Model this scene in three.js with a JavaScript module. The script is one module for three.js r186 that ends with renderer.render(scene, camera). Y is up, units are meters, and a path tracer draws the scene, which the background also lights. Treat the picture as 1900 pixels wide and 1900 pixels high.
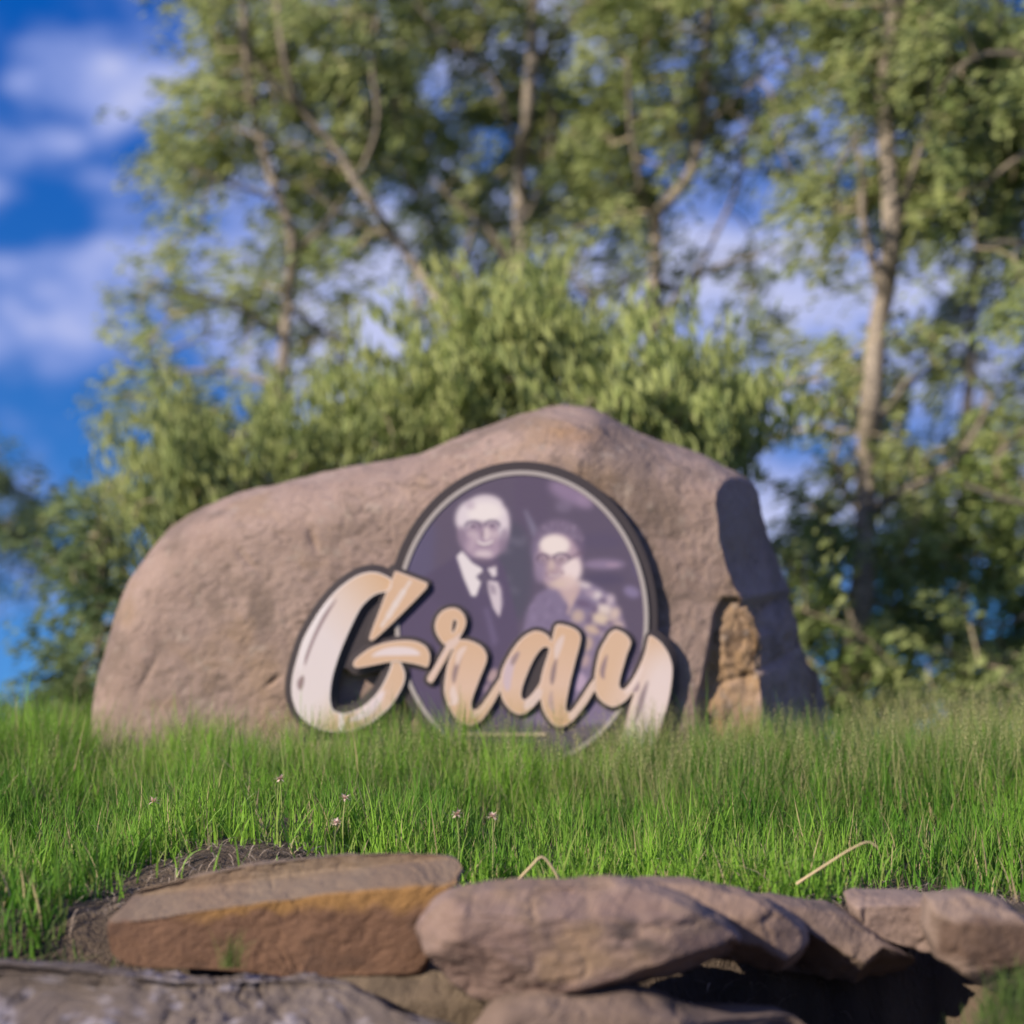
import * as THREE from 'three';
import { mergeGeometries } from 'three/addons/utils/BufferGeometryUtils.js';

// ------------------------------------------------------------------ camera, sky, sun, exposure
const scene = new THREE.Scene();
const CAM_Y = 0.62, PITCH = THREE.MathUtils.degToRad(8.8), F = 3545;           // F: focal length in pixels of a 1900 px frame
const camera = new THREE.PerspectiveCamera(30, 1, 0.05, 3000);
camera.position.set(0, CAM_Y, 0);
camera.rotation.x = PITCH;
camera.focus = 5.42;
camera.userData.fStop = 0.92;
const renderer = new THREE.WebGLRenderer();
renderer.toneMapping = THREE.LinearToneMapping;
renderer.toneMappingExposure = 1.9;
renderer.shadowMap.enabled = true;
const SUN_DIR = new THREE.Vector3(-0.74, 0.40, 0.62).normalize();
const sun = new THREE.DirectionalLight(new THREE.Color().setRGB(1.0, 0.87, 0.70), 3.7);
sun.position.copy(SUN_DIR).multiplyScalar(40).add(new THREE.Vector3(0, 1, -8));
sun.target.position.set(0, 1, -8);
sun.castShadow = true;
sun.shadow.mapSize.set(4096, 4096);
Object.assign(sun.shadow.camera, { left: -10, right: 10, top: 10, bottom: -10, near: 1, far: 90 });
scene.add(sun, sun.target);

// ------------------------------------------------------------------ seeded noise and small helpers
let seed = 12345;
function rnd() { seed = (seed + 0x6d2b79f5) | 0; let t = Math.imul(seed ^ (seed >>> 15), 1 | seed); t = (t + Math.imul(t ^ (t >>> 7), 61 | t)) ^ t; return ((t ^ (t >>> 14)) >>> 0) / 4294967296; }
const rr = (a, b) => a + (b - a) * rnd();
const gauss = () => (rnd() + rnd() + rnd() + rnd() - 2) * 1.0;
const clamp = (x, a, b) => Math.min(b, Math.max(a, x));
const mixn = (a, b, t) => a + (b - a) * t;
const sstep = (a, b, x) => { const t = clamp((x - a) / (b - a), 0, 1); return t * t * (3 - 2 * t); };
function hash3(x, y, z) { let h = Math.imul(x, 374761393) ^ Math.imul(y, 668265263) ^ Math.imul(z, 1274126177); h = Math.imul(h ^ (h >>> 13), 1274126177); return ((h ^ (h >>> 16)) >>> 0) / 4294967296; }
function vnoise(x, y, z) {
  const ix = Math.floor(x), iy = Math.floor(y), iz = Math.floor(z); let fx = x - ix, fy = y - iy, fz = z - iz;
  fx = fx * fx * fx * (fx * (fx * 6 - 15) + 10); fy = fy * fy * fy * (fy * (fy * 6 - 15) + 10); fz = fz * fz * fz * (fz * (fz * 6 - 15) + 10);
  const l = (a, b, t) => a + (b - a) * t;
  return l(l(l(hash3(ix, iy, iz), hash3(ix + 1, iy, iz), fx), l(hash3(ix, iy + 1, iz), hash3(ix + 1, iy + 1, iz), fx), fy),
    l(l(hash3(ix, iy, iz + 1), hash3(ix + 1, iy, iz + 1), fx), l(hash3(ix, iy + 1, iz + 1), hash3(ix + 1, iy + 1, iz + 1), fx), fy), fz) * 2 - 1;
}
function fbm(x, y, z, oct = 4, gain = 0.5) { let s = 0, a = 1, n = 0; for (let i = 0; i < oct; i++) { s += a * vnoise(x, y, z); n += a; a *= gain; x = x * 2.03 + 17.1; y = y * 2.03 + 5.7; z = z * 2.03 + 9.3; } return s / n; }
const smin = (a, b, k) => { const h = clamp(0.5 + 0.5 * (b - a) / k, 0, 1); return mixn(b, a, h) - k * h * (1 - h); };

const CP = Math.cos(PITCH), SP = Math.sin(PITCH);
// a point of the place, from where it shows in the 1900 px photograph and its distance along the view axis
function at(px, py, d) { const x = (px - 950) / F * d, y = (950 - py) / F * d; return new THREE.Vector3(x, CAM_Y + y * CP + d * SP, -(d * CP - y * SP)); }

const used = {};
function numbered(name) { const k = used[name] = (used[name] ?? -1) + 1; return k ? name + '_' + String(k).padStart(3, '0') : name; }
function tag(o, label, category, group, kind) { if (label) o.userData.label = label; if (category) o.userData.category = category; if (group) o.userData.group = group; if (kind) o.userData.kind = kind; return o; }
function thing(name, label, category, pos, group) { const g = new THREE.Group(); g.name = numbered(name); if (pos) g.position.copy(pos); tag(g, label, category, group); scene.add(g); return g; }
function put(name, geometry, material, parent) { const m = new THREE.Mesh(geometry, material); m.name = parent === scene ? numbered(name) : name; m.castShadow = m.receiveShadow = true; parent.add(m); return m; }

// the sky: clear blue air that pales towards the horizon, with broken cloud, thickened out of view as fill light
{
  const W = 2048, H = 1024, data = new Float32Array(W * H * 4);
  const blobs = [[95, 230, 150, 75, 0.22], [245, 140, 120, 60, 0.24], [330, 150, 60, 40, 0.12], [60, 110, 110, 60, 0.05], [90, 560, 120, 85, 0.45], [215, 480, 110, 75, 0.36], [40, 655, 90, 70, 0.2], [25, 345, 60, 45, 0.12], [250, 400, 80, 50, 0.14], [205, 660, 60, 40, 0.08],
    [50, 425, 120, 42, -0.75], [145, 352, 120, 45, -0.55], [125, 172, 45, 20, -0.22], [290, 265, 60, 50, -0.5], [60, 10, 170, 60, -0.75], [330, 40, 90, 60, -0.5], [210, 60, 60, 30, -0.2], [60, 780, 150, 50, 0.16], [130, 900, 160, 50, 0.05], [80, 1180, 300, 220, -0.5], [1500, 1180, 400, 160, -0.35], [1450, 870, 260, 50, -0.2],
    [430, 300, 160, 90, 0.05], [520, 520, 260, 160, 0.3], [720, 480, 150, 130, 0.25], [1400, 480, 300, 220, 0.3], [1250, 620, 200, 120, 0.2], [1720, 560, 160, 110, 0.2], [1480, 130, 200, 130, 0.1]];
  for (let r = 0; r < H; r++) {
    const el = ((r + 0.5) / H - 0.5) * Math.PI, y = Math.sin(el), c = Math.cos(el);
    for (let k = 0; k < W; k++) {
      const az = ((k + 0.5) / W - 0.5) * 2 * Math.PI, x = Math.cos(az) * c, z = Math.sin(az) * c, o = (r * W + k) * 4;
      const h = clamp(y, 0, 1), t = 1 - Math.exp(-h / 0.19);
      let R = mixn(0.115, 0.003, Math.min(1, t * 1.15)), G = mixn(0.37, 0.05, t), B = mixn(0.78, 0.37, t);
      if (y > -0.02) {
        const s = 1 / (Math.max(y, 0) + 0.22), cx = x * s * 2.6, cz = z * s * 2.6;
        let d = fbm(cx + 3.1, 4.7, cz * 1.3, 6, 0.55) * 0.85 + 0.34 - 0.20 * sstep(0.80, 0.93, -(z * CP) + y * SP);  // extra unseen cloud away from the view axis, added to lift the shadows
        const cd = -(z * CP) + y * SP;                                             // along the view axis
        if (cd > 0.7) {
          const yc = y * CP + z * SP, px = 950 + x / cd * F, py = 950 - yc / cd * F;
          for (const [bx, by, rx, ry, a] of blobs) { const q = ((px - bx) / rx) ** 2 + ((py - by) / ry) ** 2; if (q < 9) d += a * 0.75 * Math.exp(-q); }
          d += (0.34 + 0.26 * sstep(200, 420, py) * sstep(1000, 780, py)) * sstep(330, 560, px) * sstep(1250, 900, py); d -= 0.17 * sstep(420, 300, px);
          d += 0.85 * fbm(px / 105 + py / 260, py / 50 - px / 330, 2.2, 6, 0.62);
        }
        const m = sstep(-0.12, 0.70, d), core = sstep(0.42, 1.05, d), lim = sstep(-0.02, 0.04, y);
        const cr = mixn(0.29, 0.54, core), cg = mixn(0.37, 0.57, core), cb = mixn(0.74, 0.82, core), a = m * 0.92 * lim;
        R = mixn(R, cr, a); G = mixn(G, cg, a); B = mixn(B, cb, a);
      }
      data[o] = R * 0.58; data[o + 1] = G * 0.58; data[o + 2] = B * 0.58; data[o + 3] = 1;
    }
  }
  const t = new THREE.DataTexture(data, W, H, THREE.RGBAFormat, THREE.FloatType);
  t.mapping = THREE.EquirectangularReflectionMapping; t.magFilter = THREE.LinearFilter; t.wrapS = THREE.RepeatWrapping; t.needsUpdate = true;
  scene.background = t; scene.environment = t;
}

// ------------------------------------------------------------------ textures and materials
function noiseTexture(n, f, srgb) {
  const d = new Uint8Array(n * n * 4);
  for (let j = 0; j < n; j++) for (let i = 0; i < n; i++) { const v = clamp(f(i / n, j / n), 0, 1) * 255; d.set([v, v, v, 255], (j * n + i) * 4); }
  const t = new THREE.DataTexture(d, n, n); t.wrapS = t.wrapT = THREE.RepeatWrapping; t.magFilter = THREE.LinearFilter; if (srgb) t.colorSpace = THREE.SRGBColorSpace; t.needsUpdate = true; return t;
}
// sand grain, pits and fine bedding; tiles on a torus so that no seam shows
const ring4 = (u, v, k, o) => { const a = u * 2 * Math.PI, b = v * 2 * Math.PI; return fbm(Math.cos(a) * k + o + Math.cos(b) * k * 1.7, Math.sin(a) * k + o * 2, Math.sin(b) * k * 1.7 + Math.sin(a) * k * 0.3, 4, 0.62); };
const grainBump = noiseTexture(512, (u, v) => { const p = ring4(u, v, 9, 3.3), q = ring4(u, v, 34, 8.1); return 0.55 + 0.35 * p + 0.3 * q - (q > 0.28 ? 0.35 * (q - 0.28) * 4 : 0); });
const grainTone = noiseTexture(512, (u, v) => 0.86 + 0.13 * ring4(u, v, 14, 1.7) + 0.12 * ring4(u, v, 40, 6.4), false);
const rockMat = new THREE.MeshStandardMaterial({ color: new THREE.Color().setRGB(0.62, 0.605, 0.625), vertexColors: true, roughness: 0.92, map: grainTone, bumpMap: grainBump, bumpScale: 0.006 });
const std = (r, g, b, rough = 0.85, extra = {}) => new THREE.MeshStandardMaterial({ color: new THREE.Color().setRGB(r, g, b), roughness: rough, ...extra });

// ------------------------------------------------------------------ rock builder
function closedCurve(pts, n, tension = 0.5) { return new THREE.CatmullRomCurve3(pts.map(([x, y]) => new THREE.Vector3(x, y, 0)), true, 'catmullrom', tension).getPoints(n).slice(0, n).map((p) => [p.x, p.y]); }
function polyDistance(poly, x, y) {
  let best = 1e9;
  for (let i = 0, n = poly.length; i < n; i++) {
    const [ax, ay] = poly[i], [bx, by] = poly[(i + 1) % n], dx = bx - ax, dy = by - ay, t = clamp(((x - ax) * dx + (y - ay) * dy) / (dx * dx + dy * dy + 1e-9), 0, 1);
    const ex = ax + dx * t - x, ey = ay + dy * t - y, q = ex * ex + ey * ey; if (q < best) best = q;
  }
  return Math.sqrt(best);
}
function lineAt(pts, v, i = 0) {                                                    // piecewise linear look-up
  const j = 1 - i; if (v <= pts[0][i]) return pts[0][j];
  for (let k = 1; k < pts.length; k++) if (v <= pts[k][i]) return mixn(pts[k - 1][j], pts[k][j], (v - pts[k - 1][i]) / (pts[k][i] - pts[k - 1][i]));
  return pts[pts.length - 1][j];
}
/* A boulder from its outline (photograph pixels), standing at depth d: rounded edges, facets that fall away behind given lines, erosion noise.
   o: center, depth d, T (front swell, m), back (m), w(px,py) (edge rounding, px), facets [[h(px,py) in px, slope, blend m]], noise [[scale 1/m, metres]], color(px,py,z,nz,p) -> [r,g,b] */
function rockGeometry(outline, o) {
  const s = o.d / F, [cx, cy] = o.center, poly = closedCurve(outline, 220, o.tension ?? 0.4), A = o.na ?? 300, N = o.nr ?? 70, back = o.back ?? o.T * 1.2;
  const R = [];
  for (let a = 0; a < A; a++) {
    const th = a / A * Math.PI * 2, ux = Math.cos(th), uy = Math.sin(th); let best = 0;
    for (let i = 0; i < poly.length; i++) {
      const [ax, ay] = poly[i], [bx, by] = poly[(i + 1) % poly.length], ex = bx - ax, ey = by - ay, den = ux * ey - uy * ex; if (Math.abs(den) < 1e-9) continue;
      const t = ((ax - cx) * ey - (ay - cy) * ex) / den, v = ((ax - cx) * uy - (ay - cy) * ux) / den; if (v >= -1e-6 && v <= 1 + 1e-6 && t > best) best = t;
    }
    R.push(best);
  }
  const app = (v) => 950 + (v - 950) * o.d / (o.d - 0.93 * o.T);                     // where a point of the front face shows in the photograph
  const pos = [], uv = [], pix = [], index = [], NB = Math.round(N * 0.45);
  const zf = (px, py, dist) => {
    const t = Math.min(dist / o.w(px, py), 1); let z = o.T * Math.pow(1 - Math.pow(1 - t, 2.2), 0.55);
    for (const [h, k, b] of o.facets ?? []) z = smin(z, o.T - k * h(app(px), app(py)) * s, b ?? 0.02);
    return Math.max(z, -back * 0.5);
  };
  pos.push(0, 0, zf(cx, cy, polyDistance(poly, cx, cy))); pix.push([cx, cy]);
  const rings = [];
  for (let j = 1; j <= N; j++) { const u = j / N; rings.push([1 - Math.pow(1 - u, 1.45), 1]); }
  for (let j = 1; j < NB; j++) { const u = j / NB; rings.push([Math.pow(1 - u, 0.7), -1]); }
  for (const [r, side] of rings) for (let a = 0; a < A; a++) {
    const th = a / A * Math.PI * 2, px = cx + Math.cos(th) * R[a] * r, py = cy + Math.sin(th) * R[a] * r;
    let z;
    if (side > 0) z = r > 0.9999 ? zf(px, py, 0) : zf(px, py, polyDistance(poly, px, py));
    else z = Math.min(zf(cx + Math.cos(th) * R[a], cy + Math.sin(th) * R[a], 0), 0) - back * Math.sqrt(Math.max(0, 1 - r * r));
    pos.push((px - cx) * s, (cy - py) * s, z); pix.push([px, py]);
  }
  const total = rings.length, last = pos.length / 3; pos.push(0, 0, -back); pix.push([cx, cy]);
  for (let a = 0; a < A; a++) {
    const b = (a + 1) % A; index.push(0, 1 + b, 1 + a);
    for (let j = 0; j < total - 1; j++) { const p = 1 + j * A + a, q = 1 + j * A + b, p2 = p + A, q2 = q + A; index.push(p, q, p2, q, q2, p2); }
    index.push(1 + (total - 1) * A + a, 1 + (total - 1) * A + b, last);
  }
  const g = new THREE.BufferGeometry(); g.setAttribute('position', new THREE.Float32BufferAttribute(pos, 3)); g.setIndex(index); g.computeVertexNormals();
  const P = g.attributes.position, Nn = g.attributes.normal, so = o.seed ?? 0;
  for (let i = 0; i < P.count; i++) {
    const x = P.getX(i), y = P.getY(i), z = P.getZ(i); let k = 0;
    for (const [f, m, ridged] of o.noise ?? []) { let v = fbm(x * f + so, y * f * (o.bed ?? 1) + so * 2, z * f, 3, 0.5); if (ridged) v = -Math.pow(Math.max(0, 1 - Math.abs(v) * 5), 2); k += m * v; }
    if (o.lump) k += o.lump(app(pix[i][0]), app(pix[i][1]), z);
    P.setXYZ(i, x + Nn.getX(i) * k, y + Nn.getY(i) * k, z + Nn.getZ(i) * k);
  }
  g.computeVertexNormals();
  const col = [];
  for (let i = 0; i < P.count; i++) { const c = o.color(app(pix[i][0]), app(pix[i][1]), P.getZ(i), g.attributes.normal.getY(i), P.getX(i), P.getY(i), i); col.push(...c.map((q) => clamp(q, 0.004, 0.9))); uv.push(P.getX(i) * 1.9 + P.getZ(i) * 0.9 + so, P.getY(i) * 1.9 + P.getZ(i) * 1.3 + so); }
  g.setAttribute('color', new THREE.Float32BufferAttribute(col, 3)); g.setAttribute('uv', new THREE.Float32BufferAttribute(uv, 2));
  return g;
}
const lerp3 = (a, b, t) => [mixn(a[0], b[0], t), mixn(a[1], b[1], t), mixn(a[2], b[2], t)];

// ------------------------------------------------------------------ ground
function groundHeight(x, zz) {
  const wob = 0.10 * fbm(x * 1.3, 3.3, 0.7, 3), left = sstep(-0.6, -1.6, x), cave = sstep(0.12, 0.3, x) * sstep(1.25, 1.0, x), bankA = mixn(mixn(4.62, 4.35, left), 4.86, cave), bankB = mixn(mixn(4.92, 4.95, left), 5.0, cave);
  let h = mixn(-0.64, -0.25, sstep(bankA + wob * 0.4, bankB + wob * 0.4, zz));
  h += mixn(0, 0.30, sstep(4.9, 6.75, zz)) + 0.03 * sstep(0.4, 1.6, x) * sstep(5.0, 6.4, zz) + 0.03 * sstep(-1.2, -1.7, x) * sstep(5.0, 6.0, zz);
  h += 0.11 * Math.exp(-(((x + 0.72) / 0.42) ** 2)) * sstep(4.96, 5.25, zz) * (1 - sstep(5.5, 6.6, zz));
  h += 0.23 * Math.exp(-(((x - 1.16) / 0.20) ** 2) - (((zz - 4.36) / 0.16) ** 2));
  const far = sstep(18, 60, zz);
  h += (0.022 * fbm(x * 2.1, 1.1, zz * 2.1, 3) + 0.012 * fbm(x * 9, 4.1, zz * 9, 3)) * (1 - far);
  return CAM_Y + h;
}
{
  const line = (lo, hi, step, end) => { const v = []; for (let t = lo; t <= hi + 1e-6; t += step) v.push(t); let a = hi, b = lo, k = step; while (a < end) { k *= 1.35; a += k; b -= k; v.push(a); v.unshift(b); } return v; };
  const xs = line(-3.6, 3.6, 0.035, 900), zs = line(3.4, 8.2, 0.03, 900), pos = [], col = [], uv = [], idx = [];
  for (const zz of zs) for (const x of xs) {
    pos.push(x, groundHeight(x, zz), -zz); uv.push(x * 2, zz * 2);
    const a = fbm(x * 5, 7.7, zz * 5, 4), b = fbm(x * 22, 2.2, zz * 22, 3);
    let c = lerp3([0.045, 0.032, 0.024], [0.12, 0.088, 0.062], clamp(0.5 + a * 0.9 + b * 0.6, 0, 1));
    if (zz > 9) c = lerp3(c, [0.07, 0.09, 0.03], 0.7);
    col.push(...c);
  }
  const w = xs.length; for (let j = 0; j < zs.length - 1; j++) for (let i = 0; i < w - 1; i++) { const p = j * w + i; idx.push(p, p + 1, p + w, p + 1, p + w + 1, p + w); }
  const g = new THREE.BufferGeometry(); g.setAttribute('position', new THREE.Float32BufferAttribute(pos, 3)); g.setAttribute('color', new THREE.Float32BufferAttribute(col, 3)); g.setAttribute('uv', new THREE.Float32BufferAttribute(uv, 2)); g.setIndex(idx); g.computeVertexNormals();
  tag(put('ground', g, new THREE.MeshStandardMaterial({ vertexColors: true, roughness: 1, bumpMap: grainBump, bumpScale: 0.02 }), scene), 'dark brown soil bank under the grass and between the stones', null, null, 'structure');
}

// ------------------------------------------------------------------ the boulder
const BD = 7.2, BS = BD / F, FRONT = 0.42;
const boulderOutline = [[160, 1470], [172, 1385], [182, 1290], [193, 1215], [215, 1130], [248, 1062], [300, 998], [370, 945], [450, 911], [540, 889], [620, 873], [700, 855], [780, 842], [835, 818], [890, 793], [950, 770], [1005, 755], [1055, 751], [1105, 759], [1155, 785], [1220, 814], [1290, 845], [1340, 872], [1386, 902], [1406, 950], [1425, 1010], [1450, 1070], [1480, 1132], [1496, 1190], [1520, 1250], [1540, 1310], [1552, 1390], [1556, 1480], [1300, 1540], [850, 1550], [400, 1535]];
const termLine = [[840, 1318], [880, 1326], [940, 1331], [1000, 1337], [1050, 1350], [1090, 1367], [1120, 1388], [1150, 1407], [1180, 1417], [1300, 1418], [1600, 1420]];   // the edge where the right flank turns away: y -> x
const creviceLine = [[1090, 1352], [1112, 1336], [1140, 1322], [1200, 1312], [1260, 1300], [1300, 1290], [1600, 1280]];                 // left rim of the broken hollow: y -> x
const ridge = [[170, 1210], [230, 1110], [330, 1028], [420, 1003], [560, 975], [660, 945], [790, 905], [880, 880], [980, 840], [1060, 812], [1140, 826], [1240, 868], [1330, 905], [1600, 1000]];
{
  const crev = (px, py) => Math.min(px - lineAt(creviceLine, py), (py - 1106) * 0.9);
  const g = rockGeometry(boulderOutline, {
    d: BD, center: [850, 1210], T: FRONT, back: 0.75, na: 640, nr: 190, seed: 1.3, tension: 0.45,
    w: (px, py) => mixn(150, 120, sstep(300, 700, px)) * mixn(1, 0.4, sstep(1200, 1380, px)),
    facets: [
      [(px, py) => lineAt(ridge, px) - py, 1.0, 0.045],
      [(px, py) => px - lineAt(termLine, py), 1.75, 0.012],
      [(px, py) => (560 - px) * 0.5 + (1150 - py) * 0.1, 0.30, 0.12],
    ],
    lump: (px, py, z) => {
      if (z < -0.05) return 0;
      const c = crev(px, py);
      let k = -0.042 * sstep(0, 9, c) * (1 - 0.6 * sstep(90, 150, c)) * (0.85 + 0.5 * fbm(px / 60, py / 60, 1.1, 3));
      k += 0.014 * sstep(4, 20, c) * fbm(px / 22, py / 30, 4.4, 4) - 0.016 * sstep(4, 16, c) * Math.exp(-(((py - 1262 + (px - 1360) * 0.3) / 5) ** 2)) * sstep(1318, 1350, px);
      k -= 0.010 * Math.exp(-(((py - 905 - (px - 1000) * 0.02) / 20) ** 2) - ((px - 1160) / 120) ** 2) * 0.3;
      k -= 0.016 * Math.exp(-(((px - 576 - (py - 990) * 0.35) / 7) ** 2) - ((py - 996) / 26) ** 2);          // small chip marks
      k -= 0.012 * Math.exp(-(((px - 455 - (py - 1040) * 0.9) / 6) ** 2) - ((py - 1040) / 22) ** 2);
      k -= 0.012 * Math.exp(-(((px - 505) / 14) ** 2) - ((py - 1265 + (px - 505) * 0.6) / 6) ** 2);
      k -= 0.010 * Math.exp(-(((px - 270 + (py - 1250) * 0.5) / 8) ** 2) - ((py - 1250) / 30) ** 2);
      return k;
    },
    noise: [[1.6, 0.028], [5, 0.009], [17, 0.0045], [52, 0.0030], [7, 0.0022, true]],
    color: (px, py, z, ny, x, y) => {
      const a = fbm(x * 3 + 4, y * 4, z * 3, 4), b = fbm(x * 13, y * 13 + 9, z * 13, 3), c = fbm(x * 45, y * 45, z * 45, 2);
      let col = lerp3([0.43, 0.315, 0.26], [0.54, 0.41, 0.345], clamp(0.5 + a * 0.9 + b * 0.4 + c * 0.25, 0, 1));
      col = lerp3(col, [0.27, 0.205, 0.165], clamp((fbm(x * 5.5 + 20, y * 4, z * 5, 5) - 0.06) * 2.6, 0, 0.7));
      col = lerp3(col, [0.43, 0.30, 0.18], clamp((fbm(x * 4 + 40, y * 5, z * 4, 4) - 0.18) * 2, 0, 0.5));
      const og = Math.exp(-(((px - 1065) / 55) ** 2) - ((py - 800) / 24) ** 2) * clamp(0.7 + b, 0, 1); col = lerp3(col, [0.50, 0.30, 0.14], og * 0.7);
      const cv = sstep(2, 16, Math.min(px - lineAt(creviceLine, py), (py - 1106) * 0.9)) * (1 - sstep(105, 130, px - lineAt(creviceLine, py)));
      col = lerp3(col, lerp3([0.52, 0.34, 0.17], [0.50, 0.36, 0.24], clamp(0.5 + a * 1.5 + b, 0, 1)), cv * 0.9);
      if (cv > 0.3 && Math.abs(fbm(x * 6, y * 9, 2, 3)) < 0.035) col = lerp3(col, [0.16, 0.10, 0.06], 0.7);
      const ln = fbm(x * 26 + 7, y * 26, z * 26 + 3, 3); if (ln > 0.4) col = lerp3(col, [0.58, 0.50, 0.42], clamp((ln - 0.4) * 5, 0, 0.4));
      const pit = fbm(x * 34 - 5, y * 30, z * 34, 3); if (pit > 0.4) col = lerp3(col, [0.20, 0.15, 0.12], clamp((pit - 0.4) * 5, 0, 0.45));
      const cr = Math.abs(fbm(x * 1.7 + 11, y * 2.6 - x * 1.2, z * 1.7, 4)); if (cr < 0.012) col = lerp3(col, [0.17, 0.125, 0.10], 0.6 * (1 - cr / 0.012));
      const st = Math.exp(-(((px - 1162) / 4) ** 2) - ((py - 912) / 22) ** 2); col = lerp3(col, [0.62, 0.52, 0.42], st * 0.6);
      return col;
    },
  });
  const b = thing('boulder', 'huge rounded brown boulder carrying the lettered sign', 'boulder', at(850, 1210, BD));
  b.rotation.x = PITCH;
  put('stone_body', g, rockMat, b);
}

// ------------------------------------------------------------------ the sign
const SD = 6.764, SS = SD / F, SX = 900, SY = 1400;
const sign = thing('name_sign', 'dark lettered sign with round portrait of a couple mounted on the boulder', 'sign', at(SX, SY, SD));
sign.rotation.x = PITCH;
const disc = { x: 968, y: 1148, a: 231, b: 271 };
const from = (k, ox, oy) => ([x, y]) => [x / k + ox, y / k + oy];
const gL = from(4.75, 520, 1030), rL = from(7.3077, 780, 1110), aL = from(8.636, 920, 1140), yL = from(6.786, 1080, 1140);
const letters = {
  g_stroke: [[[985, 215], [940, 180], [860, 150], [780, 148], [690, 175], [590, 235], [480, 330], [380, 450], [290, 590], [210, 740], [160, 890], [120, 1050], [108, 1180], [125, 1290], [170, 1390], [250, 1470], [350, 1525], [470, 1550], [590, 1550], [700, 1520], [800, 1475], [900, 1400], [990, 1310], [1060, 1200], [1100, 1110], [1107, 1040], [1090, 985], [1055, 925], [990, 930], [980, 970], [955, 1040], [910, 1130], [850, 1220], [770, 1300], [690, 1350], [600, 1385], [540, 1385], [480, 1360], [455, 1300], [450, 1210], [465, 1090], [500, 960], [545, 830], [600, 700], [660, 570], [720, 460], [790, 385], [860, 340], [950, 318], [985, 280]].map(gL)],
  g_serif: [[[1010, 150], [1018, 143], [1035, 140], [1150, 183], [1285, 235], [1302, 250], [1300, 275], [1280, 305], [1160, 430], [990, 600], [850, 728], [815, 748], [795, 740], [795, 715], [820, 640], [870, 510], [930, 350], [975, 240]].map(gL)],
  g_crossbar: [[[655, 972], [650, 950], [668, 915], [720, 868], [800, 815], [900, 775], [1010, 752], [1120, 745], [1210, 758], [1280, 793], [1315, 840], [1326, 895], [1312, 965], [1290, 982], [1240, 967], [1150, 947], [1050, 936], [950, 941], [850, 960], [740, 982], [680, 988]].map(gL)],
  r_letter: [[[318, 612], [260, 540], [215, 450], [203, 360], [235, 250], [310, 165], [420, 126], [520, 143], [600, 220], [626, 320], [603, 410], [563, 490], [540, 545], [640, 560], [740, 590], [840, 650], [898, 740], [906, 820], [880, 910], [830, 1030], [780, 1160], [730, 1290], [697, 1400], [702, 1475], [738, 1505], [795, 1480], [860, 1405], [940, 1290], [1010, 1180], [1078, 1085], [1092, 1120], [1088, 1225], [1040, 1330], [960, 1470], [870, 1600], [780, 1680], [680, 1715], [580, 1690], [480, 1610], [400, 1480], [345, 1340], [328, 1210], [345, 1050], [370, 900], [410, 780], [450, 685], [425, 700], [370, 800], [270, 970], [185, 1115], [140, 1135], [103, 1105], [110, 1055], [190, 930], [290, 750], [348, 640]].map(rL),
    [[455, 300], [480, 292], [493, 315], [490, 360], [468, 420], [448, 452], [438, 440], [440, 380]].map(rL)],
  a_letter: [[[893, 410], [850, 345], [760, 280], [650, 255], [560, 280], [460, 340], [350, 450], [250, 590], [150, 770], [90, 920], [65, 1060], [70, 1200], [100, 1330], [170, 1450], [260, 1540], [370, 1590], [470, 1570], [580, 1490], [680, 1380], [712, 1345], [725, 1400], [760, 1520], [830, 1650], [920, 1750], [1030, 1795], [1130, 1760], [1240, 1680], [1350, 1550], [1450, 1420], [1545, 1265], [1592, 1190], [1598, 1090], [1590, 1015], [1500, 1120], [1400, 1280], [1290, 1440], [1220, 1530], [1170, 1555], [1130, 1520], [1120, 1440], [1150, 1280], [1190, 1080], [1240, 880], [1290, 680], [1340, 500], [1360, 370], [1330, 280], [1250, 215], [1130, 170], [1030, 152], [970, 168], [938, 230]].map(aL),
    [[790, 515], [838, 528], [850, 570], [820, 680], [770, 830], [730, 980], [708, 1080], [650, 1180], [560, 1290], [480, 1355], [430, 1340], [410, 1270], [430, 1150], [490, 980], [570, 790], [660, 630], [740, 540]].map(aL)],
  y_letter: [[[298, 310], [340, 240], [410, 188], [480, 203], [560, 258], [608, 330], [600, 400], [560, 500], [520, 640], [480, 780], [466, 870], [482, 918], [520, 935], [570, 900], [640, 800], [710, 670], [780, 500], [815, 360], [835, 280], [862, 260], [920, 290], [1000, 360], [1080, 480], [1125, 620], [1130, 750], [1110, 930], [1070, 1130], [1010, 1330], [950, 1510], [890, 1700], [800, 1880], [660, 1990], [480, 2010], [380, 1960], [390, 1870], [450, 1700], [500, 1520], [550, 1330], [605, 1130], [645, 975], [560, 1062], [470, 1130], [380, 1155], [290, 1120], [205, 1045], [160, 950], [152, 850], [155, 780], [175, 640], [215, 470], [258, 375]].map(yL)],
};
function path(pts) { return closedCurve(pts, Math.max(60, pts.length * 8), 0.5); }
const outlines = Object.fromEntries(Object.entries(letters).map(([k, v]) => [k, v.map(path)]));
const lx = (px) => (px - SX) * SS, ly = (py) => (SY - py) * SS;
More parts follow.
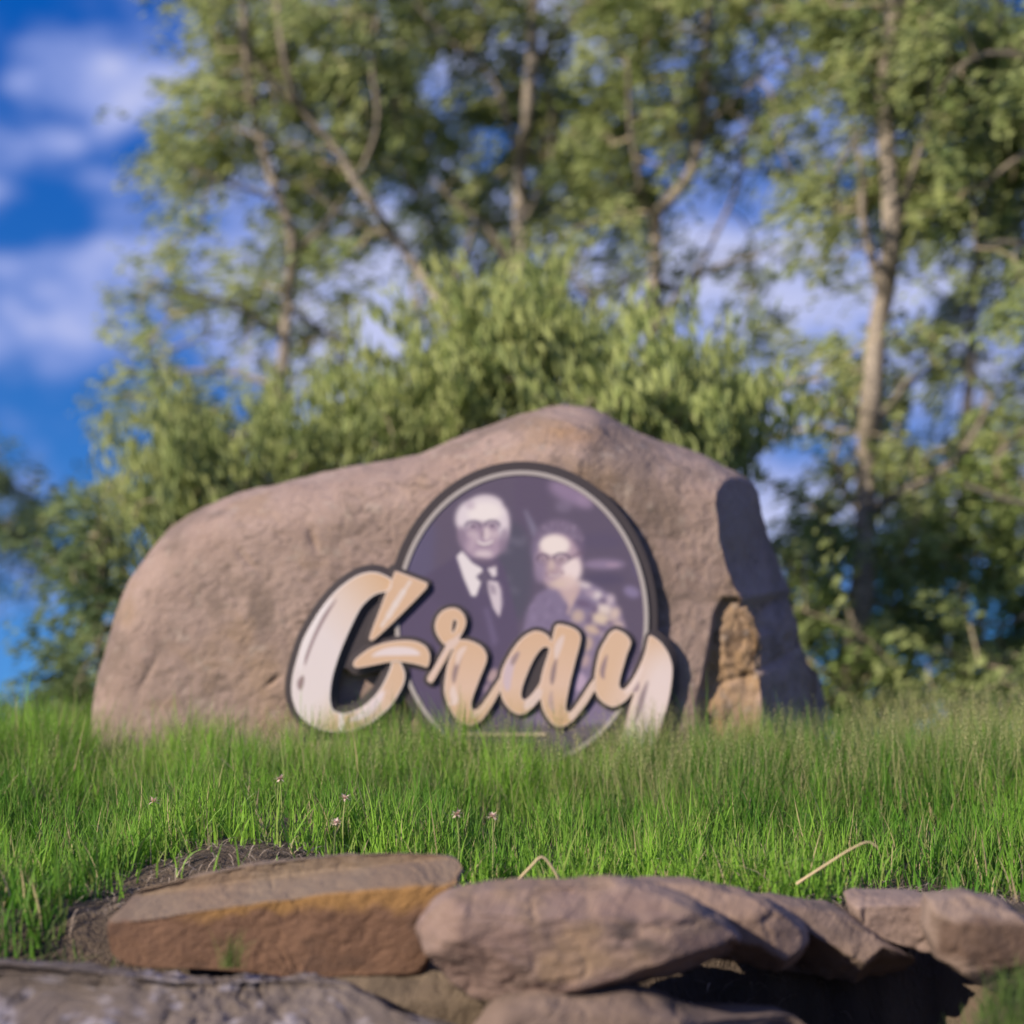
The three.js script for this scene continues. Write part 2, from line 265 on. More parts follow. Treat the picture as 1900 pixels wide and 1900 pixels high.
function shapeOf(loops) {
  const area = (p) => THREE.ShapeUtils.area(p.map(([x, y]) => new THREE.Vector2(x, -y)));
  const vec = (p, ccw) => { const v = p.map(([x, y]) => new THREE.Vector2(lx(x), ly(y))); if ((THREE.ShapeUtils.area(v) > 0) !== ccw) v.reverse(); return v; };
  const inside = (p, [x, y]) => { let c = false; for (let i = 0, j = p.length - 1; i < p.length; j = i++) if ((p[i][1] > y) !== (p[j][1] > y) && x < (p[j][0] - p[i][0]) * (y - p[i][1]) / (p[j][1] - p[i][1]) + p[i][0]) c = !c; return c; };
  const depth = loops.map((l, i) => loops.filter((m, j) => j !== i && inside(m, l[0])).length), shapes = [];
  loops.forEach((l, i) => {
    if (depth[i] % 2 || Math.abs(area(l)) < 30) return;
    const s = new THREE.Shape(vec(l, true));
    loops.forEach((h, j) => { if (depth[j] === depth[i] + 1 && inside(l, h[0]) && Math.abs(area(h)) > 20) s.holes.push(new THREE.Path(vec(h, false))); });
    shapes.push(s);
  });
  return shapes;
}
// outline of letters and disc grown by a margin: drawn, then traced with marching squares
function traced(draw, step = 1) {
  const X0 = 480, Y0 = 800, W = 860, H = 700, q = 2, cv = document.createElement('canvas'); cv.width = W * q; cv.height = H * q;
  const c = cv.getContext('2d'); c.scale(q, q); c.translate(-X0, -Y0); c.fillStyle = c.strokeStyle = '#fff'; c.lineJoin = c.lineCap = 'round'; draw(c);
  const D = c.getImageData(0, 0, W * q, H * q).data, w = W * q, h = H * q, v = (i, j) => D[(j * w + i) * 4 + 3] / 255, segs = new Map();
  const key = (a) => a[0].toFixed(3) + ',' + a[1].toFixed(3);
  for (let j = 0; j < h - 1; j++) for (let i = 0; i < w - 1; i++) {
    const a = v(i, j), b = v(i + 1, j), e = v(i + 1, j + 1), d = v(i, j + 1), m = (a > 0.5) | (b > 0.5) << 1 | (e > 0.5) << 2 | (d > 0.5) << 3; if (!m || m === 15) continue;
    const tp = [i + (0.5 - a) / (b - a), j], rt = [i + 1, j + (0.5 - b) / (e - b)], bt = [i + (0.5 - d) / (e - d), j + 1], lf = [i, j + (0.5 - a) / (d - a)];
    const add = (p, r) => segs.set(key(p), [p, r]);
    ({ 1: () => add(lf, tp), 2: () => add(tp, rt), 3: () => add(lf, rt), 4: () => add(rt, bt), 5: () => { add(lf, tp); add(rt, bt); }, 6: () => add(tp, bt), 7: () => add(lf, bt), 8: () => add(bt, lf), 9: () => add(bt, tp), 10: () => { add(tp, rt); add(bt, lf); }, 11: () => add(bt, rt), 12: () => add(rt, lf), 13: () => add(rt, tp), 14: () => add(tp, lf) })[m]();
  }
  const loops = [];
  while (segs.size) {
    const [k0] = segs.keys(); let k = k0; const loop = [];
    while (segs.has(k)) { const [p, r] = segs.get(k); segs.delete(k); loop.push([p[0] / q + X0 + 0.25, p[1] / q + Y0 + 0.25]); k = key(r); }
    if (loop.length > 24) { const n = loop.length, sm = []; for (let i = 0; i < n; i += 3) { let x = 0, y = 0; for (let t = -3; t <= 3; t++) { const p = loop[(i + t + n) % n]; x += p[0]; y += p[1]; } sm.push([x / 7, y / 7]); } loops.push(sm); }
  }
  return loops;
}
function drawLoops(c, loops) { c.beginPath(); for (const l of loops) { l.forEach(([x, y], i) => (i ? c.lineTo(x, y) : c.moveTo(x, y))); c.closePath(); } }
function extruded(shapes, depth, z, bevel = 0.0012) {
  const g = new THREE.ExtrudeGeometry(shapes, { depth: depth - bevel, bevelEnabled: true, bevelThickness: bevel, bevelSize: bevel, bevelOffset: -bevel, bevelSegments: 2, curveSegments: 6 });
  g.translate(0, 0, z);
  const p = g.attributes.position, u = g.attributes.uv; for (let i = 0; i < p.count; i++) u.setXY(i, p.getX(i) / SS + SX, SY - p.getY(i) / SS);
  return g;
}
const darkPanel = std(0.042, 0.034, 0.040, 0.55);
const all = Object.values(outlines);
const backing = traced((c) => {
  c.beginPath(); c.ellipse(disc.x, disc.y, disc.a + 21, disc.b + 21, 0, 0, 7); c.fill();
  for (const l of all) { drawLoops(c, [l[0]]); c.lineWidth = 27; c.stroke(); if (l === outlines.g_stroke) c.fill('evenodd'); else c.fill(); }
  c.beginPath(); [[960, 330], [720, 470], [560, 830], [470, 1010], [660, 985], [830, 760], [1000, 700]].map(gL).forEach((p, i) => (i ? c.lineTo(...p) : c.moveTo(...p))); c.closePath(); c.fill();
  c.beginPath(); c.roundRect(548, 1358, 600, 78, 18); c.fill();                    // lower board behind the grass
});
put('backing_board', extruded(shapeOf(backing), 0.012, 0), darkPanel, sign);
// printed portrait panel
const print = document.createElement('canvas'); print.width = print.height = 1024;
{
  const c = print.getContext('2d'), K = 4.524; c.scale(1024 / 580, 1024 / 580); c.translate(-(disc.x - 290), -(disc.y - 290)); c.translate(800, 880); c.scale(1 / K, 1 / K);
  c.fillStyle = 'rgb(99,89,116)'; c.fillRect(-2000, -2000, 6000, 6000);
  const soft = (n, f) => { c.filter = n ? 'blur(' + n * 0.8 + 'px)' : 'none'; f(); c.filter = 'none'; };
  const el = (x, y, rx, ry, col, a = 1, rot = 0, bl = 6) => soft(bl, () => { c.globalAlpha = a; c.fillStyle = col; c.beginPath(); c.ellipse(x, y, rx, ry, rot, 0, 7); c.fill(); c.globalAlpha = 1; });
  const pg = (pts, col, a = 1, bl = 5) => soft(bl, () => { c.globalAlpha = a; c.fillStyle = col; c.beginPath(); pts.forEach(([x, y], i) => (i ? c.lineTo(x, y) : c.moveTo(x, y))); c.closePath(); c.fill(); c.globalAlpha = 1; });
  // backdrop
  pg([[-400, -100], [-60, -100], [-90, 700], [-400, 900]], 'rgb(112,103,140)', 0.7, 14);
  pg([[-300, 400], [40, 420], [20, 900], [-300, 1300]], 'rgb(98,92,130)', 0.8, 14);
  pg([[700, -50], [1000, -50], [980, 420], [880, 420], [780, 500], [700, 400]], 'rgb(96,85,115)', 0.8, 12);
  el(700, 820, 150, 420, 'rgb(84,84,108)', 0.85, 0, 14);
  for (const [x, y, rx, ry, a] of [[700, 560, 60, 30, 0.5], [640, 640, 40, 26, 0.4], [770, 560, 30, 50, 0.4], [690, 970, 50, 26, 0.4], [640, 880, 30, 40, 0.3]]) el(x, y, rx, ry, 'rgb(128,126,150)', a, 0.4, 10);
  pg([[775, 300], [800, 300], [890, 460], [880, 540], [850, 520]], 'rgb(138,135,165)', 0.8, 7);
  el(1160, 160, 190, 80, 'rgb(158,138,176)', 0.85, 0.45, 14); el(1290, 230, 80, 50, 'rgb(165,145,180)', 0.6, 0.6, 10); el(1110, 270, 70, 50, 'rgb(140,128,160)', 0.6, 0, 10);
  el(1450, 755, 180, 42, 'rgb(158,142,178)', 0.85, 0, 10); el(1520, 760, 60, 18, 'rgb(185,160,185)', 0.6, 0, 6); el(1440, 880, 180, 50, 'rgb(84,76,110)', 0.8, 0, 12); el(1420, 560, 200, 70, 'rgb(92,84,116)', 0.6, 0, 14);
  el(1680, 985, 70, 46, 'rgb(150,140,185)', 0.8, 0.4, 8); el(1720, 700, 40, 180, 'rgb(105,96,135)', 0.6, 0, 10);
  // man: suit, shirt, tie, head
  pg([[230, 650], [120, 760], [-120, 900], [-300, 1300], [-300, 2200], [800, 2200], [720, 1200], [620, 800], [560, 700]], 'rgb(93,82,116)', 1, 6);
  pg([[260, 640], [212, 690], [270, 870], [336, 1020], [378, 1024], [412, 930], [440, 850], [430, 790], [350, 740]], 'rgb(243,238,246)', 1, 4);
  pg([[470, 790], [548, 762], [552, 850], [512, 868]], 'rgb(232,225,236)', 1, 4);
  pg([[452, 880], [520, 1120], [572, 1200], [602, 1080], [590, 960], [560, 900]], 'rgb(222,212,226)', 1, 4); pg([[560, 880], [600, 940], [612, 1080], [590, 1160], [585, 980]], 'rgb(120,108,140)', 0.7, 4);
  pg([[378, 856], [430, 816], [480, 820], [512, 866], [470, 905], [412, 900]], 'rgb(104,94,122)', 1, 4); pg([[432, 890], [476, 905], [470, 1000], [430, 1010]], 'rgb(98,88,118)', 1, 4); pg([[480, 905], [540, 940], [548, 1010], [500, 1000]], 'rgb(150,138,160)', 0.7, 6);
  el(440, 460, 212, 268, 'rgb(178,158,184)', 1, 0.04, 8);
  el(292, 345, 84, 124, 'rgb(236,228,240)', 1, 0.35, 8); el(604, 410, 54, 140, 'rgb(236,228,240)', 0.95, 0, 8); el(455, 262, 150, 92, 'rgb(232,224,236)', 1, 0, 8);
  el(452, 320, 150, 90, 'rgb(250,244,248)', 1, 0, 9); el(330, 262, 40, 34, 'rgb(190,174,196)', 0.6, 0.4, 8); el(262, 520, 36, 90, 'rgb(140,124,152)', 0.7, 0, 8); el(610, 560, 40, 110, 'rgb(138,122,150)', 0.7, 0.1, 8);
  pg([[280, 400], [420, 392], [450, 412], [560, 398], [575, 425], [540, 448], [470, 442], [440, 426], [400, 452], [310, 448]], 'rgb(140,124,150)', 0.4, 6); for (const [gx, gy] of [[352, 436], [512, 430]]) { soft(3, () => { c.strokeStyle = 'rgb(84,72,104)'; c.lineWidth = 12; c.globalAlpha = 0.9; c.beginPath(); c.ellipse(gx, gy, 62, 42, 0, 3.0, 6.45); c.stroke(); c.lineWidth = 7; c.globalAlpha = 0.45; c.beginPath(); c.ellipse(gx, gy, 62, 44, 0, 0, 3.2); c.stroke(); c.globalAlpha = 1; }); el(gx, gy + 4, 20, 12, 'rgb(70,58,88)', 0.9, 0, 4); }
  el(355, 458, 50, 22, 'rgb(168,150,174)', 0.6, 0, 5); el(510, 452, 48, 20, 'rgb(172,154,176)', 0.6, 0, 5); el(350, 500, 48, 34, 'rgb(206,190,206)', 0.8, 0, 6); el(520, 500, 44, 34, 'rgb(212,196,210)', 0.8, 0, 6);
  el(466, 500, 32, 62, 'rgb(226,212,222)', 1, 0, 6); el(430, 500, 12, 50, 'rgb(140,122,146)', 0.7, 0, 4); soft(3, () => { c.strokeStyle = 'rgb(122,100,126)'; c.lineWidth = 15; c.lineCap = 'round'; c.beginPath(); c.moveTo(372, 560); c.quadraticCurveTo(452, 640, 534, 552); c.stroke(); c.strokeStyle = 'rgb(252,246,250)'; c.lineWidth = 20; c.beginPath(); c.moveTo(392, 566); c.quadraticCurveTo(455, 612, 516, 560); c.stroke(); }); el(380, 545, 34, 34, 'rgb(218,202,216)', 0.7, 0, 8); el(530, 540, 26, 34, 'rgb(206,190,206)', 0.7, 0, 8);
  el(440, 668, 78, 30, 'rgb(232,218,228)', 0.9, 0, 8); el(345, 590, 26, 60, 'rgb(196,178,198)', 0.8, 0.3, 6); el(450, 735, 120, 24, 'rgb(112,98,126)', 0.9, 0.2, 8);
  pg([[440, 1120], [480, 1120], [560, 1400], [520, 1450]], 'rgb(122,110,152)', 0.7, 8); pg([[-140, 900], [200, 700], [330, 1060], [420, 1300], [300, 1300]], 'rgb(88,78,110)', 0.6, 8);
  // woman: dress, neck, hair, face, glasses
  pg([[980, 950], [880, 1010], [800, 1160], [770, 1320], [800, 2100], [1700, 2100], [1660, 1400], [1600, 1180], [1520, 1020], [1380, 930], [1260, 900]], 'rgb(136,124,160)', 1, 7);
  for (let i = 0; i < 90; i++) { const x = 830 + hash3(i, 1, 5) * 330, y = 1010 + hash3(i, 2, 5) * 900; el(x, y, 14 + 22 * hash3(i, 3, 5), 10 + 14 * hash3(i, 4, 5), i % 2 ? 'rgb(158,146,184)' : 'rgb(116,104,142)', 0.45, hash3(i, 6, 5) * 3, 6); }
  pg([[1050, 930], [1260, 880], [1250, 980], [1170, 1120], [1090, 1010]], 'rgb(208,184,188)', 1, 8); pg([[1180, 1000], [1215, 1010], [1160, 1170], [1130, 1180]], 'rgb(210,186,184)', 0.8, 6);
  el(1070, 545, 200, 165, 'rgb(128,114,146)', 1, 0, 9); el(1230, 640, 52, 120, 'rgb(112,98,130)', 1, 0, 9); el(880, 640, 36, 110, 'rgb(130,118,152)', 1, 0, 9);
  for (let i = 0; i < 46; i++) { const t = Math.PI * (1.0 + hash3(i, 1, 9)), q = 0.75 + 0.3 * hash3(i, 2, 9); el(1070 + Math.cos(t) * 190 * q, 560 + Math.sin(t) * 150 * q, 12 + 18 * hash3(i, 3, 9), 9, i % 2 ? 'rgb(160,146,174)' : 'rgb(106,92,124)', 0.55, t, 5); }
  el(1065, 735, 186, 232, 'rgb(186,164,184)', 1, 0, 9); el(910, 800, 48, 110, 'rgb(150,134,168)', 0.85, 0, 9);
  el(1035, 596, 128, 92, 'rgb(250,240,240)', 1, 0.05, 8); el(1180, 800, 84, 112, 'rgb(246,232,236)', 1, 0.1, 9); el(1130, 905, 90, 60, 'rgb(230,208,206)', 0.9, 0, 9);
  pg([[885, 680], [1000, 676], [1040, 690], [1150, 668], [1200, 690], [1150, 730], [1060, 735], [1000, 715], [960, 740], [890, 725]], 'rgb(150,130,150)', 0.35, 6); for (const [gx, gy, gr] of [[938, 712, 46], [1092, 706, 66]]) { soft(3, () => { c.strokeStyle = 'rgb(80,66,94)'; c.lineWidth = 13; c.globalAlpha = 0.9; c.beginPath(); c.ellipse(gx, gy, gr, 42, 0, 3.0, 6.45); c.stroke(); c.lineWidth = 7; c.globalAlpha = 0.5; c.beginPath(); c.ellipse(gx, gy, gr, 42, 0, 0, 3.2); c.stroke(); c.globalAlpha = 1; }); el(gx, gy + 6, 26, 20, 'rgb(206,186,194)', 0.5, 0, 4); el(gx, gy + 6, 14, 9, 'rgb(72,58,84)', 0.85, 0, 3); }
  el(1088, 728, 54, 16, 'rgb(170,148,160)', 0.5, 0, 5); el(935, 732, 36, 16, 'rgb(160,142,166)', 0.5, 0, 5); pg([[1160, 690], [1270, 640], [1275, 660], [1170, 715]], 'rgb(110,92,116)', 0.7, 5);
  el(1006, 765, 30, 60, 'rgb(222,203,194)', 0.8, 0, 9); el(968, 765, 12, 46, 'rgb(158,137,158)', 0.6, 0, 7); el(1010, 812, 34, 10, 'rgb(164,140,148)', 0.7, 0, 5); el(1066, 800, 18, 30, 'rgb(190,166,168)', 0.5, 0.3, 8);
  c.save(); soft(3, () => { c.strokeStyle = 'rgb(128,98,116)'; c.lineWidth = 13; c.lineCap = 'round'; c.beginPath(); c.moveTo(968, 836); c.quadraticCurveTo(1036, 884, 1108, 820); c.stroke(); c.strokeStyle = 'rgb(244,234,236)'; c.lineWidth = 12; c.beginPath(); c.moveTo(984, 842); c.quadraticCurveTo(1036, 872, 1094, 832); c.stroke(); }); c.restore(); el(1056, 920, 74, 30, 'rgb(226,206,196)', 0.85, 0, 10);
  const flowers = [[1290, 930, 60, 26, 'rgb(238,228,232)'], [1390, 1015, 48, 40, 'rgb(240,232,236)'], [1330, 1000, 50, 22, 'rgb(190,172,194)'], [1500, 1050, 40, 46, 'rgb(214,200,214)'], [1450, 1130, 70, 50, 'rgb(238,226,222)'], [1420, 1210, 90, 52, 'rgb(232,214,194)'], [1350, 1300, 70, 40, 'rgb(220,196,176)'], [1230, 1190, 56, 60, 'rgb(206,184,176)'], [1540, 1170, 44, 60, 'rgb(226,206,196)'], [1300, 1420, 56, 70, 'rgb(206,182,170)'], [1560, 1260, 60, 40, 'rgb(208,186,184)'], [1480, 1360, 60, 36, 'rgb(196,176,190)'], [1290, 1560, 40, 60, 'rgb(196,172,176)']];
  for (const [x, y, rx, ry, col] of flowers) el(x, y, rx, ry, col, 0.95, 0.3, 9);
  for (const [x, y, rx, ry] of [[1300, 1090, 50, 26], [1440, 1060, 34, 20], [1370, 1130, 26, 40], [1330, 1210, 20, 46], [1500, 1250, 40, 16], [1250, 1080, 40, 30], [1430, 1290, 50, 14], [1200, 1290, 40, 30]]) el(x, y, rx, ry, 'rgb(112,96,130)', 0.85, 0.3, 7);
  // clasped hands
  el(520, 1690, 70, 60, 'rgb(196,172,176)', 0.9, 0, 8); el(460, 1790, 50, 40, 'rgb(170,150,170)', 0.8, 0, 8); el(1240, 1740, 66, 80, 'rgb(196,176,208)', 0.95, 0, 8);
}
const printTex = new THREE.CanvasTexture(print); printTex.colorSpace = THREE.SRGBColorSpace;
{
  const s = new THREE.Shape(); s.absellipse(lx(disc.x), ly(disc.y), disc.a * SS, disc.b * SS, 0, Math.PI * 2);
  const g = new THREE.ExtrudeGeometry(s, { depth: 0.003, bevelEnabled: false, curveSegments: 96 }); g.translate(0, 0, 0.0125);
  const p = g.attributes.position, u = g.attributes.uv; for (let i = 0; i < p.count; i++) u.setXY(i, (p.getX(i) / SS + SX - disc.x + 290) / 580, 1 - (SY - p.getY(i) / SS - disc.y + 290) / 580);
  tag(put('portrait_panel', g, new THREE.MeshStandardMaterial({ color: new THREE.Color().setRGB(0.67, 0.66, 0.66), map: printTex, roughness: 0.6 }), sign), 'violet tinted printed photograph of a man in a suit and a woman with glasses');
  const band = new THREE.Shape(), hole = new THREE.Path(); band.absellipse(lx(disc.x), ly(disc.y), (disc.a + 4) * SS, (disc.b + 4) * SS, 0, Math.PI * 2); hole.absellipse(lx(disc.x), ly(disc.y), (disc.a - 4.5) * SS, (disc.b - 4.5) * SS, 0, Math.PI * 2); band.holes.push(hole);
  const ringG = new THREE.ExtrudeGeometry(band, { depth: 0.004, bevelEnabled: true, bevelThickness: 0.001, bevelSize: 0.001, bevelOffset: -0.001, bevelSegments: 2, curveSegments: 120 }); ringG.translate(0, 0, 0.0145);
  put('ring', ringG, std(0.34, 0.31, 0.31, 0.5), sign);
}
// dark outline plates round the letters, over the portrait
const halo = traced((c) => { for (const l of all) { drawLoops(c, [l[0]]); c.lineWidth = 15; c.stroke(); c.fill(); } c.globalCompositeOperation = 'destination-out'; c.beginPath(); c.moveTo(...gL([560, 1330])); for (const p of [[575, 1200], [620, 1060], [860, 1060], [800, 1180], [700, 1290], [610, 1330]]) c.lineTo(...gL(p)); c.closePath(); c.fill(); });
put('letter_outline', extruded(shapeOf(halo), 0.0085, 0.0132), darkPanel, sign);
// letter faces: tan print with pale edge lines and dark brush strokes, as the lettering is painted
const face = document.createElement('canvas'); const FX = 520, FY = 1030, FW = 760, FH = 430, FQ = 2.6; face.width = FW * FQ; face.height = FH * FQ;
{
  const c = face.getContext('2d'); c.scale(FQ, FQ); c.translate(-FX, -FY);
  c.fillStyle = 'rgb(226,192,162)'; c.fillRect(0, 0, 3000, 3000);
  const clipTo = (k, f) => { c.save(); drawLoops(c, outlines[k]); c.clip('evenodd'); f(); c.restore(); };
  const stroke = (pts, col, w, a, bl = 1.2) => { c.save(); c.filter = 'blur(' + bl * FQ + 'px)'; c.globalAlpha = a; c.strokeStyle = col; c.lineCap = c.lineJoin = 'round'; for (let i = 0; i < pts.length - 1; i++) { const t = i / (pts.length - 1); c.lineWidth = w * (0.35 + 1.3 * Math.sin(Math.PI * clamp(t + 0.5 / (pts.length - 1), 0, 1))); c.beginPath(); c.moveTo(...pts[i]); c.lineTo(...pts[i + 1]); c.stroke(); } c.restore(); };
  const curve = (pts) => new THREE.CatmullRomCurve3(pts.map(([x, y]) => new THREE.Vector3(x, y, 0))).getPoints(24).map((p) => [p.x, p.y]);
  // the G's long stem and the y's tail are printed white, blending into tan
  clipTo('g_stroke', () => { const g = c.createLinearGradient(...gL([330, 620]), ...gL([900, 150])); g.addColorStop(0, 'rgb(238,228,230)'); g.addColorStop(0.45, 'rgb(234,216,206)'); g.addColorStop(1, 'rgb(224,188,152)'); c.fillStyle = g; c.fillRect(500, 1000, 175, 440); c.fillStyle = g; c.fillRect(675, 1000, 80, 130);
    const h = c.createLinearGradient(...gL([300, 1250]), ...gL([640, 1560])); h.addColorStop(0, 'rgba(238,228,230,0)'); h.addColorStop(0.6, 'rgba(226,198,164,0.9)'); h.addColorStop(1, 'rgb(226,192,158)'); c.fillStyle = h; c.fillRect(500, 1270, 130, 200);
    const k = c.createLinearGradient(...gL([560, 1450]), ...gL([1050, 1150])); k.addColorStop(0, 'rgb(228,196,160)'); k.addColorStop(0.4, 'rgb(230,204,190)'); k.addColorStop(1, 'rgb(226,194,166)'); c.fillStyle = k; c.fillRect(640, 1225, 140, 200); });
  clipTo('y_letter', () => { const g = c.createLinearGradient(1150, 1200, 1225, 1230); g.addColorStop(0, 'rgb(228,196,168)'); g.addColorStop(0.5, 'rgb(232,206,190)'); g.addColorStop(1, 'rgb(240,224,222)'); c.fillStyle = g; c.fillRect(1080, 1140, 250, 330);
    const h = c.createLinearGradient(1215, 1185, 1222, 1260); h.addColorStop(0, 'rgba(228,196,168,1)'); h.addColorStop(1, 'rgba(240,226,222,0)'); c.fillStyle = h; c.fillRect(1195, 1170, 100, 100); });
  for (const [k, y0, y1] of [['r_letter', 1190, 1300], ['a_letter', 1175, 1290]]) clipTo(k, () => { const g = c.createLinearGradient(0, y0, 0, 1345); g.addColorStop(0, 'rgb(226,191,160)'); g.addColorStop(0.55, 'rgb(230,200,180)'); g.addColorStop(1, 'rgb(219,184,143)'); c.fillStyle = g; c.fillRect(780, y0 - 10, 400, 240); });
  // pale edge lines
  for (const k of Object.keys(outlines)) clipTo(k, () => { c.filter = 'blur(1.5px)'; c.strokeStyle = k === 'g_stroke' ? 'rgb(240,232,234)' : 'rgb(232,212,202)'; c.lineWidth = 5; c.globalAlpha = 0.85; drawLoops(c, outlines[k]); c.stroke(); });
  clipTo('g_serif', () => stroke([[1150, 230], [1090, 320], [1020, 430], [960, 530], [900, 620]].map(gL), 'rgb(238,226,222)', 7, 0.9, 1.2));
  clipTo('g_crossbar', () => stroke(curve([[820, 880], [920, 850], [1040, 840], [1160, 845], [1230, 865]].map(gL)), 'rgb(238,226,228)', 9, 0.85, 1.6));
  clipTo('g_stroke', () => {
    stroke(curve([[500, 390], [400, 530], [310, 690], [250, 850], [225, 960]].map(gL)), 'rgb(150,128,134)', 5.5, 0.75, 1.2); stroke(curve([[210, 1060], [188, 1120], [185, 1180]].map(gL)), 'rgb(160,138,142)', 6, 0.6, 1.3);
    stroke(curve([[470, 380], [360, 520], [270, 690], [210, 860], [175, 1010]].map(gL)), 'rgb(246,240,242)', 8, 0.8, 1.6); stroke(curve([[620, 1450], [740, 1390], [850, 1290], [920, 1190]].map(gL)), 'rgb(240,226,232)', 9, 0.9, 1.8);
  });
  clipTo('r_letter', () => { stroke(curve([[560, 770], [500, 900], [465, 1040], [455, 1140]].map(rL)), 'rgb(160,138,138)', 5, 0.75, 1.3); stroke(curve([[620, 650], [540, 740], [500, 900]].map(rL)), 'rgb(236,214,204)', 6, 0.8, 1.2); stroke(curve([[450, 1180], [450, 1280], [470, 1380], [420, 1420]].map(rL)), 'rgb(238,218,210)', 7, 0.9, 1.4); stroke(curve([[560, 470], [460, 590], [380, 640], [140, 1100]].map(rL)), 'rgb(232,208,198)', 8, 0.9, 1.4); stroke(curve([[1060, 1120], [900, 1400], [760, 1560], [690, 1580]].map(rL)), 'rgb(228,202,180)', 6, 0.8, 1.4); });
  clipTo('a_letter', () => { stroke(curve([[360, 600], [250, 760], [200, 920], [180, 1100], [190, 1200]].map(aL)), 'rgb(216,196,206)', 9, 0.95, 1.6); stroke(curve([[370, 590], [300, 700], [255, 800]].map(aL)), 'rgb(168,146,146)', 5, 0.6, 1.2); stroke(curve([[970, 690], [930, 850], [905, 1010], [895, 1110]].map(aL)), 'rgb(158,136,136)', 5, 0.75, 1.2); stroke(curve([[890, 1200], [880, 1400], [930, 1560]].map(aL)), 'rgb(196,172,166)', 5, 0.6, 1.4); stroke(curve([[720, 1200], [600, 1340], [470, 1480]].map(aL)), 'rgb(232,212,204)', 11, 0.9, 1.4); stroke(curve([[1080, 330], [1000, 500], [960, 700]].map(aL)), 'rgb(234,214,206)', 7, 0.8, 1.4); stroke(curve([[1590, 1080], [1440, 1300], [1250, 1580], [1170, 1650]].map(aL)), 'rgb(230,208,194)', 8, 0.8, 1.4); });
  clipTo('y_letter', () => { stroke(curve([[310, 500], [270, 620], [250, 730], [265, 800]].map(yL)), 'rgb(160,138,142)', 5, 0.75, 1.3); stroke(curve([[820, 830], [760, 1000], [710, 1180], [650, 1350]].map(yL)), 'rgb(164,146,152)', 6, 0.7, 1.5); stroke(curve([[700, 830], [680, 920], [640, 960]].map(yL)), 'rgb(170,150,156)', 4, 0.6, 1.2); stroke(curve([[760, 640], [640, 850], [540, 990]].map(yL)), 'rgb(240,222,216)', 7, 0.9, 1.4); });
}
const faceTex = new THREE.CanvasTexture(face); faceTex.colorSpace = THREE.SRGBColorSpace;
const faceMat = new THREE.MeshStandardMaterial({ color: new THREE.Color().setRGB(0.69, 0.685, 0.70), map: faceTex, roughness: 0.6 });
for (const [k, name] of [['g_stroke', 'capital_letter'], ['r_letter', 'letter'], ['a_letter', 'letter'], ['y_letter', 'letter']]) {
  const make = (key, z) => { const g = extruded(shapeOf(outlines[key]), 0.009, z, 0.0015), u = g.attributes.uv; for (let i = 0; i < u.count; i++) u.setXY(i, (u.getX(i) - FX) / FW, 1 - (u.getY(i) - FY) / FH); return g; };
  const m = put(name, make(k, 0.0230), faceMat, sign);
  m.userData.label = { g_stroke: 'large white and tan capital G', r_letter: 'tan script letter r', a_letter: 'tan script letter a', y_letter: 'pale script letter y with a long tail' }[k];
  if (k === 'g_stroke') { put('serif', make('g_serif', 0.0252), faceMat, m); put('crossbar', make('g_crossbar', 0.0252), faceMat, m); }
}
// pale raised marks of the lower board, half hidden by the grass
{
  const marks = [[568, 1374, 90, 24, 11], [704, 1376, 50, 22, 10], [852, 1359, 160, 5, 2]];
  for (const [x, y, w, h, r] of marks) { const s = new THREE.Shape(), a = lx(x), b = lx(x + w), t = ly(y), u = ly(y + h), q = r * SS; s.moveTo(a + q, u); s.lineTo(b - q, u); s.quadraticCurveTo(b, u, b, u + q); s.lineTo(b, t - q); s.quadraticCurveTo(b, t, b - q, t); s.lineTo(a + q, t); s.quadraticCurveTo(a, t, a, t - q); s.lineTo(a, u + q); s.quadraticCurveTo(a, u, a + q, u); put('raised_mark', extruded([s], 0.007, 0.0162, 0.001), std(0.55, 0.45, 0.34, 0.6), sign); }
}

// ------------------------------------------------------------------ retaining stones in front
function stone(name, label, outline, o) {
  const t = o.T ?? 0.10, k = (o.d - 0.3 * t) / o.d; outline = outline.map(([x, y]) => [950 + (x - 950) * k, 950 + (y - 950) * k]);
  const g = rockGeometry(outline, { T: 0.10, back: 0.22, na: 220, nr: 60, w: () => 26, noise: [[5, 0.014], [14, 0.006], [40, 0.0025], [9, 0.005, true]], ...o });
  const m = put(name, g, rockMat, scene); m.position.copy(at(o.center[0], o.center[1], o.d)); m.rotation.x = PITCH;
  return tag(m, label, 'stone');
}
const stoneTone = (a, b, dark, so, dk = 0.5) => (px, py, z, ny, x, y) => { const n = fbm(x * 6 + so, y * 8, z * 6, 4), m = fbm(x * 24, y * 24 + so, z * 24, 3); let c = lerp3(a, b, clamp(0.5 + n * 1.1 + m * 0.5, 0, 1)); return lerp3(c, dark, clamp((fbm(x * 8 + so * 3, y * 12, z * 8, 4) - 0.15) * 2.6, 0, dk)); };
